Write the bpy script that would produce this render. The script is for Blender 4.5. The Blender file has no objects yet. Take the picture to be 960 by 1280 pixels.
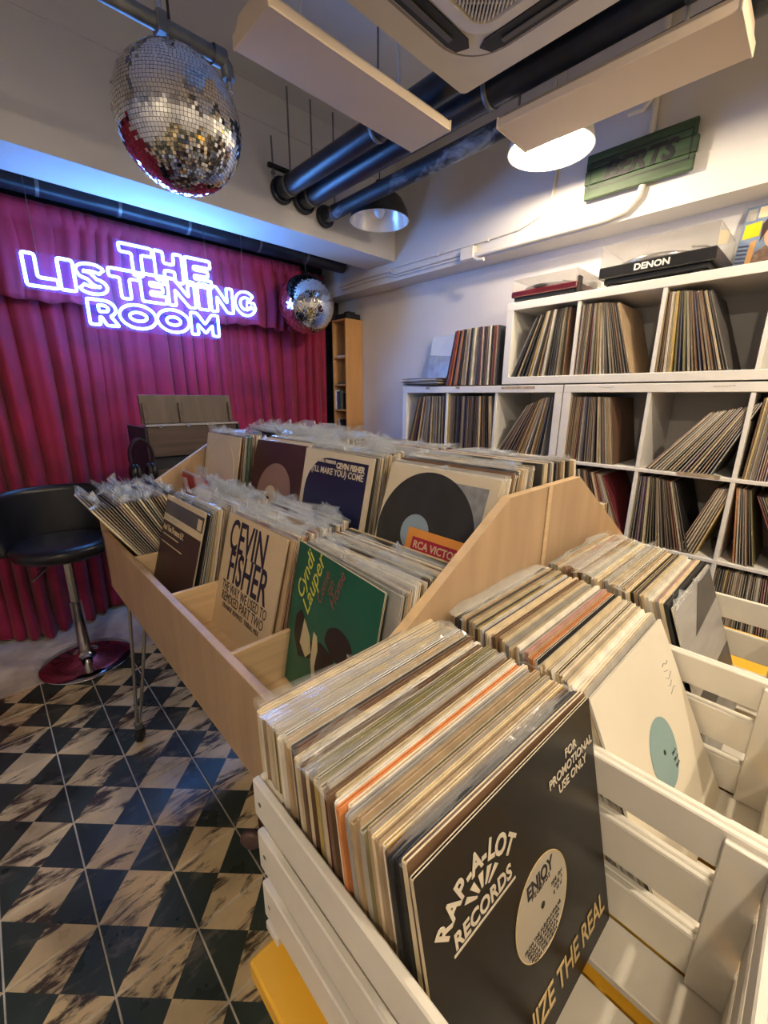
import bpy, math, random
from mathutils import Vector, Matrix
R_ = random.Random(7)
PI = math.pi
sc = bpy.context.scene
COL = sc.collection

# ---------------------------------------------------------------- camera
cam_d = bpy.data.cameras.new('camera'); cam = bpy.data.objects.new('camera', cam_d); COL.objects.link(cam)
YAW, PITCH, ROLL = math.radians(43.654), math.radians(15.383), math.radians(0.374)
fw = Vector((math.sin(YAW)*math.cos(PITCH), math.cos(YAW)*math.cos(PITCH), -math.sin(PITCH)))
rt = Vector((math.cos(YAW), -math.sin(YAW), 0)); up = rt.cross(fw)
rt2 = rt*math.cos(ROLL)+up*math.sin(ROLL); up2 = -rt*math.sin(ROLL)+up*math.cos(ROLL)
cm = Matrix((rt2, up2, -fw)).transposed().to_4x4(); cm.translation = (0, 0, 1.40)
cam.matrix_world = cm
cam_d.sensor_fit = 'HORIZONTAL'; cam_d.sensor_width = 36; cam_d.lens = 523.6/960*36; cam_d.clip_start = .02
sc.camera = cam
# ---------------------------------------------------------------- world and exposure
w = bpy.data.worlds.new('world'); sc.world = w; w.use_nodes = True
w.node_tree.nodes['Background'].inputs[0].default_value = (.6, .7, .9, 1)
w.node_tree.nodes['Background'].inputs[1].default_value = .05
sc.view_settings.view_transform = 'Standard'; sc.view_settings.look = 'None'
sc.view_settings.gamma = 1; sc.view_settings.use_curve_mapping = False
sc.view_settings.exposure = 0.32
BULB_W = 47.0            # watts of each warm pendant bulb
WARM = (1.0, .83, .60)
NEON_COL = (.13, .40, 1.0, 1); NEON_STR = 29.0

# ---------------------------------------------------------------- materials
MATS = {}
def mat(name, col, rough=.5, metal=0, vary=.12, scale=6.0, bump=0.0, bscale=60, coat=0, rnd=0.0, stretch=(1, 1, 1), spec=.5, world=False, sheen=0):
    if name in MATS: return MATS[name]
    m = bpy.data.materials.new(name); m.use_nodes = True; nt = m.node_tree; N = nt.nodes; L = nt.links
    b = N['Principled BSDF']
    b.inputs['Roughness'].default_value = rough; b.inputs['Metallic'].default_value = metal
    b.inputs['Coat Weight'].default_value = coat; b.inputs['Specular IOR Level'].default_value = spec
    b.inputs['Sheen Weight'].default_value = sheen
    if world:
        tc = N.new('ShaderNodeNewGeometry'); out = tc.outputs['Position']
    else:
        tc = N.new('ShaderNodeTexCoord'); out = tc.outputs['Object']
    mp = N.new('ShaderNodeMapping'); mp.inputs['Scale'].default_value = stretch; L.new(out, mp.inputs['Vector'])
    nz = N.new('ShaderNodeTexNoise'); nz.inputs['Scale'].default_value = scale; nz.inputs['Detail'].default_value = 5
    L.new(mp.outputs[0], nz.inputs['Vector'])
    rp = N.new('ShaderNodeValToRGB')
    c = Vector(col[:3]); lo = c*(1-vary); hi = c*(1+vary)
    rp.color_ramp.elements[0].color = (*lo, 1); rp.color_ramp.elements[1].color = (*[min(1, q) for q in hi], 1)
    rp.color_ramp.elements[0].position = .3; rp.color_ramp.elements[1].position = .7
    L.new(nz.outputs['Fac'], rp.inputs[0]); colout = rp.outputs[0]
    if rnd > 0:
        oi = N.new('ShaderNodeObjectInfo'); mr = N.new('ShaderNodeMapRange')
        mr.inputs['To Min'].default_value = 1-rnd; mr.inputs['To Max'].default_value = 1+rnd
        L.new(oi.outputs['Random'], mr.inputs['Value'])
        hs = N.new('ShaderNodeHueSaturation'); L.new(mr.outputs[0], hs.inputs['Value']); L.new(colout, hs.inputs['Color']); colout = hs.outputs[0]
    L.new(colout, b.inputs['Base Color'])
    if bump > 0:
        n2 = N.new('ShaderNodeTexNoise'); n2.inputs['Scale'].default_value = bscale; n2.inputs['Detail'].default_value = 3
        L.new(mp.outputs[0], n2.inputs['Vector'])
        bp = N.new('ShaderNodeBump'); bp.inputs['Strength'].default_value = bump; bp.inputs['Distance'].default_value = .005
        L.new(n2.outputs['Fac'], bp.inputs['Height']); L.new(bp.outputs[0], b.inputs['Normal'])
    MATS[name] = m; return m
def emis(name, col, s):
    if name in MATS: return MATS[name]
    m = bpy.data.materials.new(name); m.use_nodes = True; nt = m.node_tree
    b = nt.nodes['Principled BSDF']; b.inputs['Base Color'].default_value = (*col[:3], 1)
    b.inputs['Emission Color'].default_value = (*col[:3], 1); b.inputs['Emission Strength'].default_value = s
    MATS[name] = m; return m
def plastic(name, tint, fac, rough=.12, bump=.0, bscale=30, span=.55):
    if name in MATS: return MATS[name]
    m = bpy.data.materials.new(name); m.use_nodes = True; nt = m.node_tree; N = nt.nodes; L = nt.links
    b = N['Principled BSDF']; b.inputs['Base Color'].default_value = (*tint, 1); b.inputs['Roughness'].default_value = rough
    tr = N.new('ShaderNodeBsdfTransparent'); mx = N.new('ShaderNodeMixShader')
    lw = N.new('ShaderNodeLayerWeight'); lw.inputs['Blend'].default_value = .35
    mr = N.new('ShaderNodeMapRange'); mr.inputs['To Min'].default_value = fac; mr.inputs['To Max'].default_value = min(1, fac+span)
    L.new(lw.outputs['Facing'], mr.inputs['Value']); L.new(mr.outputs[0], mx.inputs[0])
    L.new(tr.outputs[0], mx.inputs[1]); L.new(b.outputs[0], mx.inputs[2])
    L.new(mx.outputs[0], N['Material Output'].inputs['Surface'])
    if bump:
        tc = N.new('ShaderNodeTexCoord'); n2 = N.new('ShaderNodeTexNoise'); n2.inputs['Scale'].default_value = bscale
        L.new(tc.outputs['Object'], n2.inputs['Vector']); bp = N.new('ShaderNodeBump'); bp.inputs['Strength'].default_value = bump
        bp.inputs['Distance'].default_value = .01
        L.new(n2.outputs['Fac'], bp.inputs['Height']); L.new(bp.outputs[0], b.inputs['Normal'])
    MATS[name] = m; return m
def worn(name, col, dirt, rough, lo=.46, hi=.62, rot=0.0, stretch=(1, 1, 1), scale=7, var=(.7, 1.25)):
    """floor tile print: a base colour with scratched and worn patches of another, in room coordinates"""
    m = bpy.data.materials.new(name); m.use_nodes = True; nt = m.node_tree; N = nt.nodes; L = nt.links
    b = N['Principled BSDF']; g = N.new('ShaderNodeNewGeometry'); mp = N.new('ShaderNodeMapping')
    mp.inputs['Rotation'].default_value = (0, 0, rot); mp.inputs['Scale'].default_value = stretch
    L.new(g.outputs['Position'], mp.inputs[0])
    n1 = N.new('ShaderNodeTexNoise'); n1.inputs['Scale'].default_value = scale; n1.inputs['Detail'].default_value = 9; n1.inputs['Roughness'].default_value = .68
    n1.inputs['Distortion'].default_value = .6
    L.new(mp.outputs[0], n1.inputs['Vector'])
    rp = N.new('ShaderNodeValToRGB'); rp.color_ramp.elements[0].position = lo; rp.color_ramp.elements[1].position = hi
    L.new(n1.outputs['Fac'], rp.inputs[0])
    n2 = N.new('ShaderNodeTexNoise'); n2.inputs['Scale'].default_value = 5; n2.inputs['Detail'].default_value = 6; L.new(g.outputs['Position'], n2.inputs['Vector'])
    r2 = N.new('ShaderNodeValToRGB'); c = Vector(col)
    r2.color_ramp.elements[0].color = (*(c*var[0]), 1); r2.color_ramp.elements[1].color = (*(c*var[1]), 1)
    r2.color_ramp.elements[0].position = .35; r2.color_ramp.elements[1].position = .65
    L.new(n2.outputs['Fac'], r2.inputs[0])
    mx = N.new('ShaderNodeMixRGB'); mx.inputs[2].default_value = (*dirt, 1)
    L.new(rp.outputs[0], mx.inputs[0]); L.new(r2.outputs[0], mx.inputs[1]); L.new(mx.outputs[0], b.inputs['Base Color'])
    mr = N.new('ShaderNodeMapRange'); mr.inputs['To Min'].default_value = rough; mr.inputs['To Max'].default_value = rough+.3
    L.new(n2.outputs['Fac'], mr.inputs['Value']); L.new(mr.outputs[0], b.inputs['Roughness'])
    bp = N.new('ShaderNodeBump'); bp.inputs['Strength'].default_value = .25; bp.inputs['Distance'].default_value = .002
    L.new(n1.outputs['Fac'], bp.inputs['Height']); L.new(bp.outputs[0], b.inputs['Normal'])
    MATS[name] = m; return m

M_white = mat('white_paint_wall', (.66, .64, .62), .75, vary=.04, scale=3, bump=.15, bscale=40)
M_ceil = mat('ceiling_paint', (.64, .62, .60), .8, vary=.05, scale=2, bump=.12, bscale=30)
M_black = mat('black_paint', (.012, .014, .02), .55, vary=.4, scale=8, bump=.3)
M_shelf = mat('white_laminate', (.78, .76, .71), .42, vary=.03, scale=4)
M_crate = mat('white_painted_wood', (.80, .76, .68), .5, vary=.06, scale=9, bump=.1, bscale=40)
M_ply = mat('birch_plywood', (.45, .31, .185), .5, vary=.13, scale=7, stretch=(3, 3, .35), bump=.05)
M_plyedge = mat('plywood_edge', (.64, .46, .27), .5, vary=.10, scale=9, stretch=(.4, 3, 8))
M_yellow = mat('yellow_paint', (.83, .46, .035), .45, vary=.08, scale=5)
M_dark = mat('dark_mahogany', (.045, .014, .010), .4, vary=.3)
M_chrome = mat('brushed_chrome', (.62, .60, .57), .22, metal=1, vary=.06)
M_steel = mat('galvanised_steel', (.22, .225, .23), .5, metal=.8, vary=.2, scale=20)
M_rubber = mat('black_rubber', (.012, .012, .013), .6)
M_leather = mat('black_leatherette', (.010, .010, .013), .33, vary=.2, bump=.08, bscale=200)
M_walnut = mat('walnut_veneer', (.070, .046, .036), .45, vary=.35, scale=5, stretch=(.6, 3, 7))
M_walnut2 = mat('walnut_veneer_cross', (.080, .056, .046), .5, vary=.3, scale=5, stretch=(7, 3, .6))
M_pine = mat('beech_veneer', (.56, .29, .10), .5, vary=.12, scale=5, stretch=(3, 3, .4))
M_cloth = mat('velvet_curtain', (.25, .003, .034), .8, vary=.25, scale=5, bump=.2, bscale=150, sheen=.15)
M_fix = mat('cream_enamel', (.62, .50, .37), .45, vary=.04, scale=3)
M_acw = mat('cream_plastic', (.66, .62, .55), .4, vary=.03)
M_acd = mat('dark_slot', (.02, .02, .02), .6)
M_mirror = mat('mirror_glass', (.90, .90, .90), .04, metal=1, vary=.02)
M_grout = mat('ball_core', (.10, .10, .10), .4, metal=.6)
M_pipe = mat('black_pipe', (.014, .019, .030), .33, vary=.4, scale=12)
M_pipe2 = worn('flaking_black_pipe', (.02, .026, .036), (.27, .31, .35), .4, lo=.55, hi=.66, stretch=(1, .35, 1), scale=9)
M_cond = mat('white_conduit', (.72, .68, .61), .4, vary=.03)
M_bulb = emis('warm_bulb', (1.0, .82, .55), 45)
M_bulboff = mat('frosted_bulb', (.85, .87, .9), .3, vary=.01)
M_lampin = mat('lamp_inside', (.86, .84, .80), .25, vary=.02, metal=.3)
M_lampout = mat('lamp_black', (.012, .012, .014), .4)
M_lampwhite = mat('lamp_cream', (.82, .78, .70), .35)
M_neon = emis('neon_tube', NEON_COL, NEON_STR)
M_acryl = plastic('halo_tinted_acrylic', (.22, .12, .60), .05, rough=.25, span=.3)  # clear backing; violet halo of the neon tubes put into its tint
M_clear = plastic('clear_plastic', (.80, .86, .92), .10, rough=.10, bump=.3, bscale=20, span=.45)
M_milk = plastic('milky_plastic', (.72, .71, .68), .10, rough=.12, bump=.5, bscale=18, span=.35)
M_dust = plastic('dust_cover', (.75, .72, .70), .10, rough=.08)
M_green = mat('mossy_green_boards', (.034, .066, .030), .6, vary=.6, scale=6, stretch=(1, .5, 6))
M_ink = mat('black_ink', (.012, .011, .014), .5)
M_inkblue = mat('ink_navy', (.018, .016, .045), .5)
M_silver = mat('silver_ink', (.62, .55, .44), .4)
M_gold = mat('gold_ink', (.62, .46, .22), .45)
M_tan = mat('aged_card', (.70, .56, .36), .6, vary=.05)
M_cream = mat('cream_card', (.76, .66, .48), .6, vary=.05)
M_paper = mat('white_paper', (.78, .74, .66), .7, vary=.06)
M_vinyl = mat('vinyl_black', (.008, .008, .009), .34, spec=.35)
M_tape = mat('brown_tape', (.40, .31, .21), .6, vary=.3, scale=40)
M_concrete = worn('worn_concrete', (.66, .61, .52), (.19, .15, .11), .45, lo=.52, hi=.75, scale=3)
M_tdark = worn('tile_green', (.034, .050, .042), (.19, .17, .135), .15, lo=.55, hi=.70, scale=6, rot=.6, stretch=(1, 1.8, 1))
M_tlight = worn('tile_cream', (.68, .54, .31), (.060, .042, .028), .17, lo=.50, hi=.585, rot=.75, stretch=(.8, 2.6, 1), scale=6)

PAL = {  # colour name: (edge colour, cover colour)
 'cream': (.66, .55, .37), 'tan': (.46, .335, .20), 'white': (.74, .70, .62), 'grey': (.34, .32, .29), 'black': (.018, .018, .020),
 'charcoal': (.075, .068, .062), 'brown': (.16, .090, .050), 'maroon': (.19, .028, .035), 'orange': (.58, .22, .07), 'olive': (.20, .18, .09),
 'navy': (.030, .036, .085), 'pink': (.50, .29, .25), 'mustard': (.56, .40, .13), 'green': (.05, .12, .07), 'purple': (.13, .07, .15)}
PM = {k: mat('sleeve_'+k, v, .5, vary=.18, scale=30, rnd=.22, stretch=(1, 1, .4)) for k, v in PAL.items()}
PKEYS = list(PAL)

# ---------------------------------------------------------------- mesh builder
class MB:
    def __init__(s): s.v = []; s.f = []; s.m = []; s.s = []
    def add(s, vs, fs, m=0, sm=False):
        o = len(s.v); s.v += [tuple(p) for p in vs]
        for f in fs: s.f.append(tuple(i+o for i in f)); s.m.append(m); s.s.append(sm)
        return s
    def box(s, x0, x1, y0, y1, z0, z1, m=0, T=None):
        v = [Vector(p) for p in ((x0,y0,z0),(x1,y0,z0),(x1,y1,z0),(x0,y1,z0),(x0,y0,z1),(x1,y0,z1),(x1,y1,z1),(x0,y1,z1))]
        if T: v = [T @ p for p in v]
        return s.add(v, [(0,3,2,1),(4,5,6,7),(0,1,5,4),(1,2,6,5),(2,3,7,6),(3,0,4,7)], m)
    def bbox(s, x0, x1, y0, y1, z0, z1, b=.003, m=0, T=None):
        """box with chamfered edges"""
        b = min(b, (x1-x0)*.45, (y1-y0)*.45, (z1-z0)*.45)
        X = (x0, x1); Y = (y0, y1); Z = (z0, z1); V = []; ix = {}
        for i in (0,1):
            for j in (0,1):
                for k in (0,1):
                    sx, sy, sz = (1-2*i)*b, (1-2*j)*b, (1-2*k)*b
                    for a, p in (('x', (X[i], Y[j]+sy, Z[k]+sz)), ('y', (X[i]+sx, Y[j], Z[k]+sz)), ('z', (X[i]+sx, Y[j]+sy, Z[k]))):
                        ix[(i,j,k,a)] = len(V); V.append(Vector(p))
        F = []
        def q(*n): F.append(tuple(ix[t] for t in n))
        for i in (0,1):
            f = [(i,0,0,'x'),(i,1,0,'x'),(i,1,1,'x'),(i,0,1,'x')]; q(*(f if i else f[::-1]))
            f = [(0,i,0,'y'),(0,i,1,'y'),(1,i,1,'y'),(1,i,0,'y')]; q(*(f if i else f[::-1]))
            f = [(0,0,i,'z'),(1,0,i,'z'),(1,1,i,'z'),(0,1,i,'z')]; q(*(f if i else f[::-1]))
        for i in (0,1):
            for j in (0,1):
                q((i,j,0,'x'),(i,j,1,'x'),(i,j,1,'y'),(i,j,0,'y'))
                q((i,0,j,'x'),(i,1,j,'x'),(i,1,j,'z'),(i,0,j,'z'))
                q((0,i,j,'y'),(1,i,j,'y'),(1,i,j,'z'),(0,i,j,'z'))
                for k in (0,1): q((i,j,k,'x'),(i,j,k,'y'),(i,j,k,'z'))
        if T: V = [T @ p for p in V]
        c = sum(V, Vector())/len(V); G = []
        for f in F:
            n = (V[f[1]]-V[f[0]]).cross(V[f[2]]-V[f[0]]); fc = sum((V[i] for i in f), Vector())/len(f)
            G.append(f if n.dot(fc-c) > 0 else f[::-1])
        return s.add(V, G, m)
    def prism(s, poly, d, T=Matrix(), m=0, me=None):
        """polygon in local xy extruded along local z 0..d"""
        n = len(poly); v = [T @ Vector((p[0], p[1], 0)) for p in poly]+[T @ Vector((p[0], p[1], d)) for p in poly]
        s.add(v, [tuple(range(n-1, -1, -1)), tuple(range(n, 2*n))], m)
        return s.add(v, [(i, (i+1) % n, n+(i+1) % n, n+i) for i in range(n)], m if me is None else me)
    def tube(s, pts, r, n=8, m=0, closed=False, caps=True):
        P = [Vector(p) for p in pts]; k = len(P); rr = r if isinstance(r, (list, tuple)) else [r]*k
        V = []; nrm = None
        for i in range(k):
            if closed: t = (P[(i+1) % k]-P[i-1]).normalized()
            else: t = (P[min(i+1, k-1)]-P[max(i-1, 0)]).normalized()
            if nrm is None:
                nrm = t.orthogonal().normalized()
            nrm = (nrm-t*nrm.dot(t))
            nrm = nrm.normalized() if nrm.length > 1e-6 else t.orthogonal().normalized()
            bn = t.cross(nrm)
            V += [P[i]+(nrm*math.cos(2*PI*j/n)+bn*math.sin(2*PI*j/n))*rr[i] for j in range(n)]
        F = [(i*n+j, i*n+(j+1) % n, ((i+1) % k)*n+(j+1) % n, ((i+1) % k)*n+j) for i in range(k if closed else k-1) for j in range(n)]
        s.add(V, F, m, True)
        if caps and not closed:
            s.add(V[:n], [tuple(range(n-1, -1, -1))], m); s.add(V[-n:], [tuple(range(n))], m)
        return s
    def lathe(s, prof, c=(0,0,0), n=32, m=0, sm=True, T=None):
        c = Vector(c); V = []
        for r, z in prof: V += [c+Vector((r*math.cos(2*PI*j/n), r*math.sin(2*PI*j/n), z)) for j in range(n)]
        if T: V = [T @ p for p in V]
        F = [(i*n+j, i*n+(j+1) % n, (i+1)*n+(j+1) % n, (i+1)*n+j) for i in range(len(prof)-1) for j in range(n)]
        return s.add(V, F, m, sm)
    def mesh(s, me, T, m=0):
        return s.add([T @ v.co for v in me.vertices], [tuple(p.vertices) for p in me.polygons], m)
    def data(s, name, mats):
        me = bpy.data.meshes.new(name); me.from_pydata(s.v, [], s.f)
        for x in (mats if isinstance(mats, (list, tuple)) else [mats]): me.materials.append(x)
        me.polygons.foreach_set('material_index', s.m); me.polygons.foreach_set('use_smooth', s.s); me.update()
        return me
    def build(s, name, mats, parent=None, local=False):
        if parent is not None and not local:
            o = Vector(parent.location)
            if parent.parent is not None: o = o+Vector(parent.parent.location)
            s.v = [tuple(Vector(p)-o) for p in s.v]
        ob = bpy.data.objects.new(name, s.data(name, mats)); COL.objects.link(ob)
        if parent is not None: ob.parent = parent
        return ob
def tag(o, label=None, cat=None, group=None, kind=None):
    if label: o['label'] = label
    if cat: o['category'] = cat
    if group: o['group'] = group
    if kind: o['kind'] = kind
    return o
def thing(name, loc, label, cat, group=None):
    o = bpy.data.objects.new(name, None); COL.objects.link(o); o.location = loc; o.empty_display_size = .05
    return tag(o, label, cat, group)
def struct(name, mb, mats): return tag(mb.build(name, mats), kind='structure')
def text(body, size, ext=.0002, shear=0, space=1.0, off=0.0, ax='CENTER', sx=1.0):
    cu = bpy.data.curves.new('lettering', 'FONT'); cu.body = body; cu.size = size; cu.extrude = ext; cu.shear = shear
    cu.space_character = space; cu.offset = off; cu.align_x = ax; cu.align_y = 'CENTER'; cu.resolution_u = 3
    ob = bpy.data.objects.new('lettering', cu); me = bpy.data.meshes.new_from_object(ob)
    bpy.data.objects.remove(ob); bpy.data.curves.remove(cu)
    if sx != 1:
        for v in me.vertices: v.co.x *= sx
    return me
def arc(cx, cy, rx, ry, a0, a1, n):
    return [(cx+rx*math.cos(math.radians(a0+(a1-a0)*i/n)), cy+ry*math.sin(math.radians(a0+(a1-a0)*i/n))) for i in range(n+1)]

# ================================================================ THE ROOM
XW = 2.56
TS = .1955; TX0 = -.005; TY1 = 2.486
fl = struct('floor', MB().box(-1.9, 2.66, -2.3, 3.4, -.10, -.003), M_concrete)
def tile_mesh():
    h = TS/2-.0018; e = .002; z = 0
    a = [(-h, -h), (h, -h), (h, h), (-h, h)]; b = MB()
    top = [(x*(1-e/h), y*(1-e/h), z) for x, y in a]; low = [(x, y, -.003) for x, y in a]
    V = top+low+[(0, 0, z)]
    for i, (p, q) in enumerate(((0, 1), (1, 2), (2, 3), (3, 0))):
        mi = 1 if i % 2 == 0 else 0
        b.add(V, [(p, q, 8), (4+p, 4+q, q, p)], mi)
    return b.data('floor_tile', [M_tdark, M_tlight])
tm = tile_mesh()
for j in range(14):
    for i in range(-6, 9):
        t = bpy.data.objects.new('floor_tile', tm); COL.objects.link(t); t.parent = fl
        t.location = (TX0+(i+.5)*TS, TY1-(j+.5)*TS, R_.uniform(-.0006, .0004))
# the rest of the tiled floor, behind the viewer, keeps plain laid tiles joined together
rest = MB()
for j in range(24):
    for i in range(-9, 13):
        if j < 14 and -6 <= i < 9: continue
        cx, cy = TX0+(i+.5)*TS, TY1-(j+.5)*TS; h = TS/2-.0012
        a = [(cx-h, cy-h, -.0005), (cx+h, cy-h, -.0005), (cx+h, cy+h, -.0005), (cx-h, cy+h, -.0005), (cx, cy, -.0005)]
        for k, (p, q) in enumerate(((0, 1), (1, 2), (2, 3), (3, 0))): rest.add(a, [(p, q, 4)], 1 if k % 2 == 0 else 0)
tag(rest.build('floor_tiling', [M_tdark, M_tlight], fl), kind='stuff')

struct('ceiling', MB().box(-1.9, 2.66, -2.3, 2.70, 2.95, 3.05), M_ceil)
struct('wall_right', MB().box(XW, XW+.1, -2.3, 3.4, 0, 3.05), M_white)
struct('wall_back', MB().box(-1.9, XW, 3.30, 3.40, 0, 3.05), M_black)
struct('wall_left', MB().box(-1.9, -1.8, -2.3, 3.30, 0, 2.95), M_white)
struct('wall_front', MB().box(-1.8, XW, -2.3, -2.2, 0, 2.95), M_white)
struct('trim_1', MB().box(-1.8, XW, 2.41, 2.70, 2.34, 2.95).box(-1.8, XW, 2.404, 2.41, 2.80, 2.95), M_ceil)      # cross beam with a faint step
struct('trim_2', MB().box(2.39, XW, -2.2, 2.41, 2.213, 2.95).box(2.39, XW, 2.41, 2.70, 2.213, 2.34).box(2.39, XW, 2.70, 3.30, 2.213, 2.95), M_white)
struct('trim_3', MB().box(-1.8, 2.39, 2.70, 3.30, 2.95, 3.05), M_black)                        # black ceiling of the stage recess

# ================================================================ STAGE: curtain, valance, black duct, neon, balls
def fold(x, ph=0):          # rounded pleats with narrow deep valleys, bulging towards the room
    q = x*33+1.6*math.sin(x*4.3+ph)+.9*math.sin(x*11.7+2*ph)+ph
    return .55-1.15*abs(math.sin(q))**.75*(.72+.28*math.sin(x*7.3+ph))-.12*math.sin(x*83+ph)
def curtain(name, x0, x1, ztop, zbot, y, amp, nx, nz, ph, header=0):
    b = MB(); V = []
    for k in range(nz+1):
        u = k/nz
        for i in range(nx+1):
            x = x0+(x1-x0)*i/nx
            hem = 0
            z = ztop+(zbot-ztop)*u
            a = amp*(.45+.75*u)
            xx = x+.02*math.sin(u*3+x*4)*u
            yy = y+a*fold(x+.015*math.sin(u*2.2+x*9), ph)
            if header and z > ztop-header: yy = y-.022+amp*.22*fold(x*1.3, ph)
            if not header and z < .22:                      # cloth pooling on the floor
                q = (.22-z)/.22; yy -= q*q*(.105+.06*math.sin(x*9+1)+.03*math.sin(x*23))
                z = max(.006+.012*(1+math.sin(x*31)), z)
            if header and u > .98: z += .006*math.sin(x*13)+.005*math.sin(x*41)
            V.append((xx, yy, z))
    F = [(k*(nx+1)+i, k*(nx+1)+i+1, (k+1)*(nx+1)+i+1, (k+1)*(nx+1)+i) for k in range(nz) for i in range(nx)]
    b.add(V, F, 0, True); o = b.build(name, M_cloth)
    s = o.modifiers.new('thickness', 'SOLIDIFY'); s.thickness = .004
    return o
tag(curtain('stage_curtain', -1.78, 2.30, 2.36, 0.0, 3.15, .072, 900, 40, 0), 'crimson velvet stage curtain in deep pleats pooling on the floor', 'curtain')
tag(curtain('curtain_valance', -1.78, 1.98, 2.345, 1.885, 3.035, .046, 900, 18, 2.1, header=.055), 'short gathered crimson valance hanging along the curtain top', 'valance')
d = thing('stage_duct', (0, 3.0, 2.40), 'round black duct with pale straps above the crimson curtain', 'duct')
MB().tube([(-1.78, 2.98, 2.42), (2.36, 2.98, 2.42)], .060, 16).build('duct_pipe', M_pipe, d)
for x in (.42, .78, 1.15, 1.62, 2.0):
    MB().lathe([(.0615, -.008), (.0615, .008)], n=16, T=Matrix.Translation((x, 2.98, 2.42)) @ Matrix.Rotation(PI/2, 4, 'Y')).build('strap', M_steel, d)
    MB().box(x-.008, x+.008, 2.975, 2.985, 2.478, 2.95).build('hanger', M_black, d)
f = thing('stage_rigging', (0, 2.85, 2.6), 'black metal angle frame braced across the recess over the curtain', 'rigging')
MB().bbox(-1.78, 2.36, 2.80, 2.83, 2.52, 2.55).build('rail', M_black, f)
MB().bbox(-1.78, 2.36, 3.10, 3.13, 2.44, 2.47).build('rail', M_black, f)
for x in (.12, .62, 1.3, 1.9):
    MB().tube([(x, 2.815, 2.535), (x+.34, 3.115, 2.47)], .014, 6).build('brace', M_black, f)
    MB().tube([(x+.1, 2.815, 2.55), (x+.1, 2.815, 2.95)], .01, 6).build('hanger', M_black, f)
tag(MB().tube([(-1.7+.05*i, 2.905+.01*math.sin(i*.9), 2.478+.016*math.sin(i*.45)) for i in range(80)], .005, 6).build('stage_cable', M_steel),
    'thin grey cable running along the black duct over the curtain', 'cable')

# --- neon sign
NY = 2.85
ns = thing('neon_sign', (.9, NY, 1.76), 'glowing white outline neon sign reading the listening room before the curtain', 'neon sign')
def roundp(poly, r=.010):
    out = []; n = len(poly)
    for i in range(n):
        p = Vector(poly[i]); a = Vector(poly[i-1])-p; c = Vector(poly[(i+1) % n])-p
        q = min(r, a.length*.42, c.length*.42)
        p0 = p+a.normalized()*q; p1 = p+c.normalized()*q
        out += [tuple(p0), tuple(p0*.25+p*.5+p1*.25), tuple(p1)]
    dense = []
    for i in range(len(out)):
        a = Vector(out[i]); c = Vector(out[(i+1) % len(out)]); k = max(1, int((c-a).length/.03))
        dense += [tuple(a+(c-a)*j/k) for j in range(k)]
    return dense
def stroke(pts, wd):
    L = []; Rr = []
    for i, p in enumerate(pts):
        t = (Vector(pts[min(i+1, len(pts)-1)])-Vector(pts[max(i-1, 0)])).normalized(); n = Vector((-t.y, t.x))*wd/2
        L.append(tuple(Vector(p)+n)); Rr.append(tuple(Vector(p)-n))
    return L+Rr[::-1]
def glyph(c, w_, h, s):
    m = w_/2
    if c == 'T': return [roundp([(0,h),(w_,h),(w_,h-s*.86),(m+s/2,h-s*.86),(m+s/2,0),(m-s/2,0),(m-s/2,h-s*.86),(0,h-s*.86)])]
    if c == 'I': return [roundp([(0,0),(0,h),(w_,h),(w_,0)])]
    if c == 'L': return [roundp([(0,0),(0,h),(s,h),(s,s*.86),(w_,s*.86),(w_,0)])]
    if c == 'H': return [roundp([(0,0),(0,h),(s,h),(s,h/2+s*.35),(w_-s,h/2+s*.35),(w_-s,h),(w_,h),(w_,0),(w_-s,0),(w_-s,h/2-s*.4),(s,h/2-s*.4),(s,0)])]
    if c == 'E':
        a = h*.27; return [roundp([(0,0),(0,h),(w_,h),(w_,h-a),(s,h-a),(s,h/2+a*.38),(w_*.88,h/2+a*.38),(w_*.88,h/2-a*.38),(s,h/2-a*.38),(s,a),(w_,a),(w_,0)], .007)]
    if c == 'N':
        s *= .8; return [roundp([(0,0),(0,h),(s,h),(w_-s,h*.40),(w_-s,h),(w_,h),(w_,0),(w_-s,0),(s,h*.60),(s,0)], .007)]
    if c == 'M':
        s *= .82; return [roundp([(0,0),(0,h),(s,h),(m,h*.52),(w_-s,h),(w_,h),(w_,0),(w_-s,0),(w_-s,h*.50),(m,h*.10),(s,h*.50),(s,0)], .007)]
    if c == 'O': return [arc(m, h/2, m, h/2, 0, 352, 44), arc(m, h/2, m-s*1.05, h/2-s*.82, 0, 350, 36)]
    if c == 'S':
        k = s*.72; cl = arc(m, h*.735, m-k/2, h*.265-k/2, 15, 255, 20)+arc(m, h*.265, m-k/2, h*.265-k/2, 75, -165, 20); return [stroke(cl, k)]
    if c == 'G':
        k = s*.74; cl = arc(m, h/2, m-k/2, h/2-k/2, 42, 352, 34)+[(w_*.55, h*.47)]; return [stroke(cl, k)]
    if c == 'R':
        o = [(0,0),(0,h),(w_*.55,h)]+arc(w_*.58, h*.68, w_*.36, h*.32, 80, -65, 9)+[(w_,0),(w_-s*1.25,0),(w_*.42,h*.32),(s,h*.32),(s,0)]
        i = [(s,h*.80),(w_*.52,h*.80)]+arc(w_*.52, h*.67, w_*.16, h*.13, 80, -80, 7)+[(s,h*.54)]; return [roundp(o, .007), roundp(i, .006)]
rows = (('THE', 2.045, 2.195, [(.722,.886),(.896,1.048),(1.066,1.215)]),
        ('LISTENING', 1.918, 2.062, [(.297,.424),(.434,.498),(.508,.640),(.655,.802),(.808,.938),(.952,1.105),(1.124,1.190),(1.203,1.345),(1.362,1.508)]),
        ('ROOM', 1.768, 1.892, [(.535,.672),(.680,.868),(.874,1.054),(1.066,1.236)]))
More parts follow.
